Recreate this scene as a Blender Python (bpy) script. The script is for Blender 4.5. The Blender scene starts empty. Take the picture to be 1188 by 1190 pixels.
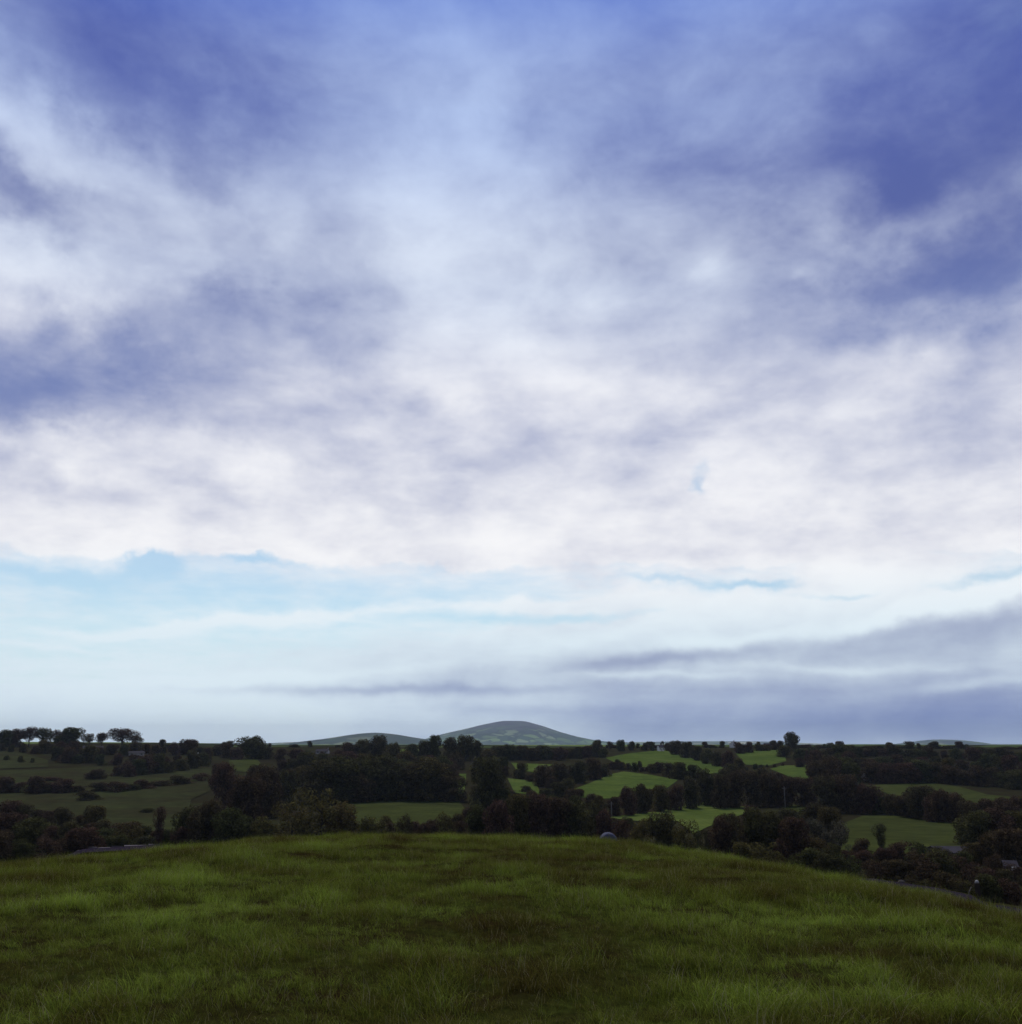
import bpy, math, random
import numpy as np
from mathutils import Vector, Matrix

R = math.radians
rnd = random.Random(7)
nrs = np.random.RandomState(11)
scene = bpy.context.scene
COL = scene.collection

# ------------------------------------------------------------------ camera
W, H, F = 1188.0, 1190.0, 1143.0          # photograph's frame and focal length in its pixels
PITCH = math.atan(270.0 / F)
cam = bpy.data.cameras.new('camera')
cam.sensor_fit = 'HORIZONTAL'
cam.sensor_width = 36.0
cam.lens = 36.0 * F / W
cam.clip_start = 0.1
cam.clip_end = 60000.0
cam_ob = bpy.data.objects.new('camera', cam)
cam_ob.rotation_euler = (R(90) + PITCH, 0, 0)
COL.objects.link(cam_ob)
scene.camera = cam_ob
CP, SP = math.cos(PITCH), math.sin(PITCH)


def ray(px, py):
    """azimuth, elevation tangent and elevation of the sight line through a photo pixel"""
    a, b = (px - W / 2) / F, (H / 2 - py) / F
    x, y, z = a, CP - b * SP, SP + b * CP
    hr = math.hypot(x, y)
    return math.atan2(x, y), z / hr, math.atan2(z, hr)


def e_of(py): return ray(594, py)[2]


def lin(r, g, b):
    f = lambda c: (c / 255 / 12.92) if c / 255 <= 0.04045 else ((c / 255 + 0.055) / 1.055) ** 2.4
    return (f(r), f(g), f(b), 1.0)


# ------------------------------------------------------------------ helpers
def tag(o, label=None, cat=None, group=None, kind=None):
    if label: o['label'] = label
    if cat: o['category'] = cat
    if group: o['group'] = group
    if kind: o['kind'] = kind
    return o


def empty(name, loc, rz=0.0, scale=(1, 1, 1)):
    o = bpy.data.objects.new(name, None)
    o.empty_display_size = 0.5
    o.location = loc
    o.rotation_euler = (0, 0, rz)
    o.scale = scale
    COL.objects.link(o)
    return o


def link_mesh(name, me, mat=None, parent=None, loc=None):
    o = bpy.data.objects.new(name, me)
    if mat is not None and not me.materials:
        me.materials.append(mat)
    COL.objects.link(o)
    if parent is not None: o.parent = parent
    if loc is not None: o.location = loc
    return o


class MB:
    def __init__(self): self.v = []; self.f = []
    def add(self, vs, fs):
        k = len(self.v); self.v += [tuple(p) for p in vs]; self.f += [tuple(i + k for i in f) for f in fs]
    def box(self, x0, x1, y0, y1, z0, z1):
        self.add([(x0,y0,z0),(x1,y0,z0),(x1,y1,z0),(x0,y1,z0),(x0,y0,z1),(x1,y0,z1),(x1,y1,z1),(x0,y1,z1)],
                 [(3,2,1,0),(4,5,6,7),(0,1,5,4),(1,2,6,5),(2,3,7,6),(3,0,4,7)])
    def tube(self, pts, rad, n=7):
        rings = []
        k = len(self.v)
        for i, p in enumerate(pts):
            p = Vector(p)
            a = Vector(pts[max(i-1, 0)]); b = Vector(pts[min(i+1, len(pts)-1)])
            t = (b - a).normalized()
            u = t.cross(Vector((0.31, 0.93, 0.17))).normalized(); w = t.cross(u)
            for j in range(n):
                an = 2*math.pi*j/n
                self.v.append(tuple(p + (u*math.cos(an) + w*math.sin(an))*rad[i]))
        for i in range(len(pts)-1):
            for j in range(n):
                a = k+i*n+j; b = k+i*n+(j+1) % n
                self.f.append((a, b, b+n, a+n))
        self.f.append(tuple(k+j for j in range(n))[::-1])
        self.f.append(tuple(k+(len(pts)-1)*n+j for j in range(n)))
    def mesh(self, name, smooth=False):
        me = bpy.data.meshes.new(name)
        me.from_pydata(self.v, [], self.f)
        if smooth: me.shade_smooth()
        me.update()
        return me
    def build(self, name, mat, parent=None, smooth=False):
        return link_mesh(name, self.mesh(name, smooth), mat, parent)


# lattice value noise, for the ground, the hills and the tufts
_perm = np.random.RandomState(3).rand(512, 512)
def vnoise(x, y):
    xi = np.floor(x).astype(int); yi = np.floor(y).astype(int)
    fx = x - xi; fy = y - yi
    fx = fx*fx*(3-2*fx); fy = fy*fy*(3-2*fy)
    g = lambda i, j: _perm[(xi+i) % 512, (yi+j) % 512]
    return (g(0,0)*(1-fx)+g(1,0)*fx)*(1-fy) + (g(0,1)*(1-fx)+g(1,1)*fx)*fy
def fbm(x, y, o=4):
    s = 0; a = 1.0; t = 0
    for k in range(o):
        s = s + a*vnoise(x*2**k+17.3*k, y*2**k+5.1*k); t += a; a *= 0.5
    return s/t - 0.5


# ------------------------------------------------------------------ terrain
EYE = 1.6
def az_table(pts, up=0.0):
    """photo pixels of a line on the ground -> (azimuths, tangents below eye level)"""
    a, t = [], []
    for px, py in pts:
        z, tn, _ = ray(px, py + up)
        a.append(z); t.append(-tn)
    return np.array(a), np.array(t)

crest_a, crest_t = az_table([(-60,1012),(0,1005),(60,1001),(130,995),(200,986),(260,979),(340,972),(420,970),(500,970),(600,971),
                             (680,976),(760,986),(850,996),(920,1009),(1000,1028),(1060,1041),(1130,1056),(1188,1069),(1250,1084)], 5)
lane_a, lane_t = az_table([(-60,1018),(40,1010),(75,1000),(95,991.5),(178,987),(230,990),(400,992),(700,996),(850,1012),(940,1027),(990,1028),
                           (1015,1027.5),(1045,1032),(1090,1039),(1130,1048),(1150,1060),(1165,1060),(1188,1065),(1250,1080)])
r120_a = np.array([R(-60), R(-27), R(-8), R(10), R(27), R(60)])
r120_z = np.array([-12.5, -12.5, -14.0, -14.5, -17.5, -18.0])
FAR_D = np.array([120, 180, 250, 320, 400, 500, 600, 700, 800, 900, 1000, 1120, 1350, 1800, 2600, 4000, 8000, 15000, 40000.])
FAR_Z = np.array([-14, -20.5, -23, -24, -23.5, -20, -15.5, -10.5, -6, -2.5, -0.5, -1.0, -7, -16, -20, -17, -11, -4, 10.])

def pchip(x, y):
    h = np.diff(x); d = np.diff(y)/h
    m = np.zeros_like(y)
    m[0], m[-1] = d[0], d[-1]
    for i in range(1, len(x)-1):
        if d[i-1]*d[i] > 0:
            w1, w2 = 2*h[i]+h[i-1], h[i]+2*h[i-1]
            m[i] = (w1+w2)/(w1/d[i-1]+w2/d[i])
    def f(q):
        i = np.clip(np.searchsorted(x, q)-1, 0, len(x)-2)
        t = (q-x[i])/h[i]
        return ((1+2*t)*(1-t)**2*y[i] + t*(1-t)**2*h[i]*m[i] + t*t*(3-2*t)*y[i+1] + t*t*(t-1)*h[i]*m[i+1])
    return f, m
far_f, _ = pchip(FAR_D, FAR_Z)

def sstep(a, b, x):
    t = np.clip((x-a)/(b-a), 0, 1)
    return t*t*(3-2*t)

def herm(t, h, p0, m0, p1, m1):
    return (1+2*t)*(1-t)**2*p0 + t*(1-t)**2*h*m0 + t*t*(3-2*t)*p1 + t*t*(t-1)*h*m1

def terrain_polar(az, r, lumps=True):
    az = np.asarray(az, float); r = np.asarray(r, float)
    azc = np.clip(az, R(-31), R(31))
    t = np.interp(azc, crest_a, crest_t)
    rc = (EYE+0.533)/t
    r1 = 1.25*rc
    zm = -EYE - 0.533*(np.minimum(r, r1)/rc)**4
    z1 = -EYE - 0.533*1.25**4
    s1 = -4*0.533*1.25**3/rc
    zl = -50*np.interp(azc, lane_a, lane_t)
    z = np.where(r <= r1, zm, 0.0)
    b = (r > r1) & (r <= 47.0)
    z = np.where(b, herm((r-r1)/(47-r1), 47-r1, z1, s1, zl+0.18, -0.06), z)
    b = (r > 47) & (r <= 53)
    z = np.where(b, zl-0.06*(r-50), z)
    z120 = np.interp(azc, r120_a, r120_z)
    b = (r > 53) & (r <= 120)
    z = np.where(b, herm((r-53)/67, 67, zl-0.18, -0.10, z120, -0.10), z)
    zf = far_f(np.clip(r, 120, 39999))
    zf = zf + (z120+14)*(1-sstep(120, 200, r))
    zf = zf + 2.6*sstep(R(-13), R(-20), az)*sstep(550, 850, r)*(1-sstep(950, 1500, r))
    zf = zf + 1.0*np.exp(-((az-R(9))/R(3.2))**2)*np.exp(-((r-840)/110)**2)
    z = np.where(r > 120, zf, z)
    if lumps:
        x = r*np.sin(az); y = r*np.cos(az)
        z = z + (fbm(x*0.45+40, y*0.45+9, 3)*0.20+fbm(x*1.3+4, y*1.3+19, 3)*0.14)*sstep(3, 8, r)*(1-sstep(40, 46, r))
        z = z + fbm(x*0.012+3, y*0.012+8, 4)*2.2*sstep(130, 300, r)*(1-sstep(900, 1200, r))
        z = z + fbm(x*0.0016+3, y*0.0016+8, 5)*16*sstep(1400, 3000, r)
    return z

def terrain(x, y):
    return float(terrain_polar(math.atan2(x, y), math.hypot(x, y)))

def hit(px, py, d0=110.0, d1=1100.0):
    """ground point of the far slope seen through a photo pixel (searched beyond the mound)"""
    az, tn, _ = ray(px, py)
    d = np.arange(d0, d1, 1.0)
    z = terrain_polar(np.full_like(d, az), d)
    above = d*tn - z
    k = np.where(above <= 0)[0]
    D = float(d[k[0]]) if len(k) else d1-60
    if not len(k):
        D = float(d[np.argmin(above)])
    return Vector((D*math.sin(az), D*math.cos(az), terrain(D*math.sin(az), D*math.cos(az)))), D


# ------------------------------------------------------------------ materials
def new_mat(name):
    m = bpy.data.materials.new(name); m.use_nodes = True
    nt = m.node_tree
    return m, nt, nt.nodes['Principled BSDF']

def N(nt, kind, **kw):
    n = nt.nodes.new(kind)
    for k, v in kw.items():
        if k == 'inp':
            for s, val in v.items(): n.inputs[s].default_value = val
        else: setattr(n, k, v)
    return n

def ramp(nt, fac, stops):
    n = nt.nodes.new('ShaderNodeValToRGB')
    el = n.color_ramp.elements
    while len(el) < len(stops): el.new(0.5)
    for e, (p, c) in zip(el, stops):
        e.position = p; e.color = (*c[:3], 1)
    nt.links.new(fac, n.inputs['Fac'])
    return n

def mixc(nt, fac, a, b, mode='MIX'):
    n = nt.nodes.new('ShaderNodeMix'); n.data_type = 'RGBA'; n.blend_type = mode
    for s, v in ((n.inputs[0], fac), (n.inputs[6], a), (n.inputs[7], b)):
        if isinstance(v, (int, float, tuple)): s.default_value = v
        else: nt.links.new(v, s)
    return n.outputs[2]

def noise(nt, scale, detail=4, coord='Object', rough=0.55, dim=None):
    tc = nt.nodes.new('ShaderNodeTexCoord')
    n = N(nt, 'ShaderNodeTexNoise', inp={'Scale': scale, 'Detail': detail, 'Roughness': rough})
    nt.links.new(tc.outputs[coord], n.inputs['Vector'])
    return n.outputs['Fac']

def simple(name, col, rough=0.7, var=0.25, scale=3.0, metal=0.0):
    m, nt, p = new_mat(name)
    f = noise(nt, scale, 5)
    c = ramp(nt, f, [(0.3, tuple(x*(1-var) for x in col)), (0.7, tuple(min(1, x*(1+var)) for x in col))])
    nt.links.new(c.outputs['Color'], p.inputs['Base Color'])
    p.inputs['Roughness'].default_value = rough
    p.inputs['Metallic'].default_value = metal
    p.inputs['Specular IOR Level'].default_value = 0.5 if rough < 0.3 else 0.08
    return m

def leaf_mat(name, cols):
    m, nt, p = new_mat(name)
    oi = nt.nodes.new('ShaderNodeObjectInfo')
    c = ramp(nt, oi.outputs['Random'], [(i/(len(cols)-1), k) for i, k in enumerate(cols)])
    g = nt.nodes.new('ShaderNodeNewGeometry')
    v = ramp(nt, g.outputs['Random Per Island'], [(0, (0.55, 0.55, 0.55)), (1, (1.45, 1.4, 1.3))])
    out = mixc(nt, 1.0, c.outputs['Color'], v.outputs['Color'], 'MULTIPLY')
    k = ramp(nt, noise(nt, 6.0, 3), [(0.32, (0.55, 0.52, 0.55)), (0.5, (0.95, 0.95, 0.95)), (0.68, (1.55, 1.6, 1.35))])
    out = mixc(nt, 1.0, out, k.outputs['Color'], 'MULTIPLY')
    nt.links.new(out, p.inputs['Base Color'])
    p.inputs['Roughness'].default_value = 0.8
    p.inputs['Specular IOR Level'].default_value = 0.0
    tl = nt.nodes.new('ShaderNodeBsdfTranslucent'); nt.links.new(out, tl.inputs['Color'])
    mx = nt.nodes.new('ShaderNodeMixShader'); mx.inputs[0].default_value = 0.28
    nt.links.new(p.outputs[0], mx.inputs[1]); nt.links.new(tl.outputs[0], mx.inputs[2])
    nt.links.new(mx.outputs[0], nt.nodes['Material Output'].inputs['Surface'])
    return m

M = {}
M['leaf_dark'] = leaf_mat('leaf_dark', [(0.078,0.048,0.034), (0.058,0.062,0.024), (0.080,0.048,0.038), (0.066,0.046,0.030), (0.062,0.068,0.028), (0.084,0.064,0.028)])
M['leaf_olive'] = leaf_mat('leaf_olive', [(0.105,0.086,0.032), (0.090,0.088,0.032), (0.115,0.082,0.038)])
M['leaf_silver'] = leaf_mat('leaf_silver', [(0.100,0.090,0.066), (0.085,0.080,0.058)])
M['bark'] = simple('bark', (0.045,0.034,0.026), 0.9, 0.4, 2.0)
M['wood_pole'] = simple('wood_pole', (0.15,0.135,0.12), 0.8, 0.2, 3.0)
M['wall_white'] = simple('wall_white', (0.70,0.69,0.66), 0.9, 0.1, 0.8)
M['wall_grey'] = simple('wall_grey', (0.30,0.29,0.28), 0.9, 0.2, 0.8)
M['wall_dark'] = simple('wall_dark', (0.07,0.06,0.055), 0.9, 0.3, 0.8)
M['slate'] = simple('slate', (0.030,0.026,0.032), 0.85, 0.25, 1.5)
M['tin'] = simple('tin', (0.032,0.028,0.034), 0.85, 0.2, 0.7)
M['glass'] = simple('glass', (0.04,0.045,0.05), 0.1, 0.2, 1.0)
M['door'] = simple('door', (0.12,0.06,0.04), 0.6, 0.2, 1.0)
M['wrap'] = simple('wrap', (0.066,0.070,0.105), 0.8, 0.15, 2.0)
M['stone_pale'] = simple('stone_pale', (0.10,0.085,0.088), 0.9, 0.3, 4.0)
M['post'] = simple('post', (0.045,0.035,0.03), 0.85, 0.3, 5.0)

# asphalt lane
m, nt, p = new_mat('lane_asphalt')
c = ramp(nt, noise(nt, 0.8, 6), [(0.3, (0.018,0.014,0.022)), (0.7, (0.030,0.023,0.036))])
nt.links.new(c.outputs['Color'], p.inputs['Base Color']); p.inputs['Roughness'].default_value = 0.8; p.inputs['Specular IOR Level'].default_value = 0.0
M['lane'] = m

# turf under the blades: soil, thatch and moss
m, nt, p = new_mat('turf')
c1 = ramp(nt, noise(nt, 1.6, 6), [(0.32, (0.020,0.013,0.006)), (0.5, (0.026,0.026,0.007)), (0.7, (0.036,0.046,0.009))])
c2 = ramp(nt, noise(nt, 14, 5), [(0.3, (0.5,0.5,0.5)), (0.7, (1.3,1.3,1.2))])
nt.links.new(mixc(nt, 1.0, c1.outputs['Color'], c2.outputs['Color'], 'MULTIPLY'), p.inputs['Base Color'])
p.inputs['Roughness'].default_value = 0.95
p.inputs['Specular IOR Level'].default_value = 0.0
M['turf'] = m

# open country seen from afar: pasture parcels, rough ground, dark hedge lines
m, nt, p = new_mat('country')
tc = nt.nodes.new('ShaderNodeTexCoord')
mp = N(nt, 'ShaderNodeMapping', inp={'Scale': (1/170.0, 1/240.0, 0.0)})
nt.links.new(tc.outputs['Object'], mp.inputs['Vector'])
vo = N(nt, 'ShaderNodeTexVoronoi', inp={'Scale': 1.0}); nt.links.new(mp.outputs['Vector'], vo.inputs['Vector'])
vd = N(nt, 'ShaderNodeTexVoronoi', feature='DISTANCE_TO_EDGE', inp={'Scale': 1.0}); nt.links.new(mp.outputs['Vector'], vd.inputs['Vector'])
sep = nt.nodes.new('ShaderNodeSeparateColor'); nt.links.new(vo.outputs['Color'], sep.inputs['Color'])
parc = ramp(nt, sep.outputs['Red'], [(0.0, (0.07,0.10,0.035)), (0.3, (0.12,0.16,0.05)), (0.5, (0.16,0.17,0.08)), (0.7, (0.34,0.31,0.17)), (0.85, (0.09,0.11,0.05))])
parc.color_ramp.interpolation = 'CONSTANT'
edge = ramp(nt, vd.outputs['Distance'], [(0.03, (0,0,0)), (0.07, (1,1,1))])
c = mixc(nt, edge.outputs['Color'], (0.03,0.034,0.018,1), parc.outputs['Color'])
cv = ramp(nt, noise(nt, 0.02, 6), [(0.3, (0.7,0.7,0.7)), (0.7, (1.25,1.25,1.2))])
nt.links.new(mixc(nt, 1.0, c, cv.outputs['Color'], 'MULTIPLY'), p.inputs['Base Color'])
p.inputs['Roughness'].default_value = 0.95; p.inputs['Specular IOR Level'].default_value = 0.0
M['country'] = m

# rough land of the near valley between the fields
m, nt, p = new_mat('rough_land')
c = ramp(nt, noise(nt, 0.05, 7), [(0.3, (0.022,0.016,0.009)), (0.55, (0.026,0.024,0.010)), (0.75, (0.032,0.036,0.013))])
nt.links.new(c.outputs['Color'], p.inputs['Base Color'])
p.inputs['Roughness'].default_value = 0.95; p.inputs['Specular IOR Level'].default_value = 0.0
M['rough_land'] = m

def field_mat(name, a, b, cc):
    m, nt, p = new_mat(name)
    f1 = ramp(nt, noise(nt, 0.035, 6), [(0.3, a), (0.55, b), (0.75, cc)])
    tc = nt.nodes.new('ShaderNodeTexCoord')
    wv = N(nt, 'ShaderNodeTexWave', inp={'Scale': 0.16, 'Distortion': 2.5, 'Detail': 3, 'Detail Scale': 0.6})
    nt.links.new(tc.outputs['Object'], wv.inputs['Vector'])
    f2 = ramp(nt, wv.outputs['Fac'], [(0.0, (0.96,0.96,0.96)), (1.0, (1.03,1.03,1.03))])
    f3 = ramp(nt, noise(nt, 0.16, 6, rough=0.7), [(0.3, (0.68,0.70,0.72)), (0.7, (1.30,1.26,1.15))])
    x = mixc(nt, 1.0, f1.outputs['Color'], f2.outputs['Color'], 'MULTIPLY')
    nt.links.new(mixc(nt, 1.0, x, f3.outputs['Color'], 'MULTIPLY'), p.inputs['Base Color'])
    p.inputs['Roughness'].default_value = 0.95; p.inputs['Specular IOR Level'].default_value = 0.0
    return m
M['field'] = field_mat('field', (0.052,0.080,0.018), (0.072,0.104,0.022), (0.098,0.124,0.032))
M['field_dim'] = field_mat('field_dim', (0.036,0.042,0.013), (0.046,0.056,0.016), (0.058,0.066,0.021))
M['field_pale'] = field_mat('field_pale', (0.062,0.090,0.020), (0.084,0.112,0.026), (0.108,0.132,0.038))
M['pasture_brown'] = field_mat('pasture_brown', (0.030,0.027,0.013), (0.036,0.040,0.016), (0.042,0.052,0.018))

# ------------------------------------------------------------------ ground sheet
def polar_sheet(name, azs, rs, mats, slot):
    A, RR = np.meshgrid(azs, rs, indexing='ij')
    Z = terrain_polar(A, RR)
    X, Y = RR*np.sin(A), RR*np.cos(A)
    na, nr = A.shape
    co = np.stack([X, Y, Z], -1).reshape(-1, 3)
    i, j = np.meshgrid(np.arange(na-1), np.arange(nr-1), indexing='ij')
    a = (i*nr+j).ravel(); b = (i*nr+j+1).ravel(); c = ((i+1)*nr+j+1).ravel(); d = ((i+1)*nr+j).ravel()
    fs = np.stack([a, b, c, d], -1)[:, ::-1]
    me = bpy.data.meshes.new(name)
    me.vertices.add(len(co)); me.vertices.foreach_set('co', co.ravel())
    nf = len(fs)
    me.loops.add(nf*4); me.loops.foreach_set('vertex_index', fs.ravel().astype(np.int32))
    me.polygons.add(nf); me.polygons.foreach_set('loop_start', np.arange(0, nf*4, 4, dtype=np.int32))
    for mm in mats: me.materials.append(mm)
    me.polygons.foreach_set('material_index', np.array([slot(rs[q]) for q in j.ravel()], dtype=np.int32))
    me.update(calc_edges=True); me.validate()
    me.shade_smooth()
    return link_mesh(name, me)

azs = np.concatenate([np.radians(np.linspace(-180, -40, 90)), np.radians(np.linspace(-39.7, 39.7, 320)), np.radians(np.linspace(40, 180, 90))])
rs = np.concatenate([np.linspace(0.05, 46, 150), np.linspace(46.5, 53.5, 8), np.geomspace(55, 1200, 130), np.geomspace(1230, 30000, 60)])
g = polar_sheet('ground', azs, rs, [M['turf'], M['rough_land'], M['country']], lambda r: 0 if r < 46 else (1 if r < 880 else 2))
tag(g, kind='structure')

# lane round the foot of the mound, with a low pale kerb where it shows on the left
def ring_strip(name, a0, a1, r0, r1, n, mat, lift, kind='structure', m_=6):
    vs, fs = [], []
    for i in range(n+1):
        a = a0+(a1-a0)*i/n
        for k in range(m_+1):
            r = r0+(r1-r0)*k/m_
            vs.append((r*math.sin(a), r*math.cos(a), float(terrain_polar(a, r, False))+lift))
    for i in range(n):
        for k in range(m_):
            q = i*(m_+1)+k
            fs.append((q+m_+1, q+m_+2, q+1, q))
    me = bpy.data.meshes.new(name); me.from_pydata(vs, [], fs); me.shade_smooth()
    return tag(link_mesh(name, me, mat), kind=kind)
ring_strip('lane', R(-31), R(31), 47.6, 52.4, 240, M['lane'], 0.10)

kb = MB()
a0, a1 = ray(90, 990)[0], ray(182, 987)[0]
k = 0
a = a0
while a < a1:
    ln = (0.35+0.35*rnd.random())/52.6
    r_ = 52.7+rnd.uniform(-.05, .05); zz = float(terrain_polar(a, r_, False))
    h_ = rnd.uniform(0.08, 0.16)
    w_ = 0.13
    P = []
    for (aa, rr) in ((a, r_-w_), (a+ln*0.93, r_-w_), (a+ln*0.93, r_+w_), (a, r_+w_)):
        P.append((rr*math.sin(aa), rr*math.cos(aa), zz-0.1))
    T = [(x*0.9997+rnd.uniform(-.02,.02), y*0.9997+rnd.uniform(-.02,.02), zz+h_+rnd.uniform(-.03,.03)) for x, y, z in P]
    kb.add(P+T, [(0,1,5,4),(1,2,6,5),(2,3,7,6),(3,0,4,7),(4,5,6,7)])
    a += ln
o = kb.build('kerb', M['stone_pale']); tag(o, kind='structure')

# ------------------------------------------------------------------ fields draped on the slope
def pip(x, y, poly):
    c = False; j = len(poly)-1
    for i in range(len(poly)):
        if (poly[i][1] > y) != (poly[j][1] > y) and x < (poly[j][0]-poly[i][0])*(y-poly[i][1])/(poly[j][1]-poly[i][1])+poly[i][0]:
            c = not c
        j = i
    return c

def field(poly_px, mat, lift):
    import bmesh
    pts = []
    n = len(poly_px)
    for i in range(n):
        a, b = poly_px[i], poly_px[(i+1) % n]
        k = max(1, int(math.hypot(a[0]-b[0], a[1]-b[1])/6))
        for q in range(k):
            t = q/k
            pts.append(hit(a[0]+(b[0]-a[0])*t, a[1]+(b[1]-a[1])*t)[0])
    bm = bmesh.new()
    vs = [bm.verts.new(p) for p in pts]
    f = bm.faces.new(vs)
    bmesh.ops.triangulate(bm, faces=[f])
    for _ in range(5):
        es = [e for e in bm.edges if e.calc_length() > 9.0]
        if not es: break
        bmesh.ops.subdivide_edges(bm, edges=es, cuts=1, use_grid_fill=False)
        bmesh.ops.triangulate(bm, faces=[f for f in bm.faces if len(f.verts) > 3])
    for v in bm.verts: v.co.z = terrain(v.co.x, v.co.y)+lift
    bmesh.ops.recalc_face_normals(bm, faces=bm.faces)
    me = bpy.data.meshes.new('field'); bm.to_mesh(me); bm.free()
    if sum(p.normal.z for p in me.polygons) < 0: me.flip_normals()
    me.shade_smooth()
    tag(link_mesh('field', me, mat), kind='structure')

FIELDS = [
 ([(704,881),(729,876),(770,872),(784,874),(802,880),(840,891),(856,896),(822,900),(800,896),(762,893),(741,891),(715,887)], 'field'),
 ([(664,919),(689,909),(711,900),(725,897),(757,901),(788,907),(776,916),(733,920),(715,928),(695,929),(660,926)], 'field'),
 ([(704,951),(762,944),(812,934),(828,931),(830,938),(866,938),(866,946),(822,962),(806,970),(788,955),(741,955)], 'field_pale'),
 ([(855,876),(879,871),(911,871),(914,885),(893,890),(867,889)], 'field'),
 ([(895,894),(909,890),(950,890),(950,905),(925,906)], 'field'),
 ([(905,937),(946,936),(924,947)], 'field_dim'),
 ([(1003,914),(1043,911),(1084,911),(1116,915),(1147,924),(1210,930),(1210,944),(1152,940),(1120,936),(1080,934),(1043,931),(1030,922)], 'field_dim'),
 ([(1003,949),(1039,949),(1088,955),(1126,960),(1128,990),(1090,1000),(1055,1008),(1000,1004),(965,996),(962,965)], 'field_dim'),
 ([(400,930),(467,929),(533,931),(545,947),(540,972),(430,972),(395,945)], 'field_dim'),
 ([(465,871),(487,871),(486,881),(465,880)], 'field_pale'),
 ([(534,900),(542,900),(541,915),(537,927),(530,926),(532,910)], 'field'),
 ([(590,905),(622,909),(630,926),(598,922)], 'field'),
 ([(594,887),(642,889),(625,899),(600,895)], 'field'),
 ([(266,884),(299,883),(303,888),(287,898),(268,896)], 'field_dim'),
 ([(-20,897),(60,894),(141,891),(190,897),(246,887),(244,920),(222,930),(215,960),(205,992),(120,992),(-20,990)], 'pasture_brown'),
 ([(-20,871),(20,874),(56,884),(56,892),(-20,895)], 'pasture_brown'),
 ([(1080,983),(1124,981),(1124,994),(1090,1000)], 'pasture_brown'),
]
for i, (pl, mt) in enumerate(FIELDS):
    field(pl, M[mt], 0.18 + 0.01*i)

# ------------------------------------------------------------------ far hills
def hill(name, sil, D, depth, mat, nx=120, ny=60, seed=0, base=-30):
    """a hill whose ridge passes the given photo pixels at distance D, falling away fore and aft"""
    xs, hs = [], []
    for px, py in sil:
        az, tn, _ = ray(px, py)
        xs.append(D*math.tan(az)); hs.append(tn*D/math.cos(az))
    xs, hs = np.array(xs), np.array(hs)
    f, _ = pchip(xs, hs)
    X = np.linspace(xs[0], xs[-1], nx); Y = np.linspace(-1, 1, ny)
    XX, YY = np.meshgrid(X, Y, indexing='ij')
    ridge = f(XX)
    fall = 0.5*(1+np.cos(np.pi*np.clip(np.abs(YY), 0, 1)))**1.0
    nz = fbm(XX/420+seed, YY*depth/420+seed*3, 5)
    Z = base + (ridge-base)*fall*(1+0.0*YY) + nz*0.16*(ridge-base)*(np.abs(YY)**0.7)
    Z += fbm(XX/90+seed, YY*depth/90, 3)*3.0
    co = np.stack([XX, D+YY*depth, Z], -1).reshape(-1, 3)
    fs = []
    for i in range(nx-1):
        for j in range(ny-1):
            q = i*ny+j
            fs.append((q, q+ny, q+ny+1, q+1))
    me = bpy.data.meshes.new(name); me.from_pydata([tuple(c) for c in co], [], fs); me.shade_smooth()
    return tag(link_mesh(name, me, mat), kind='structure')

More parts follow.
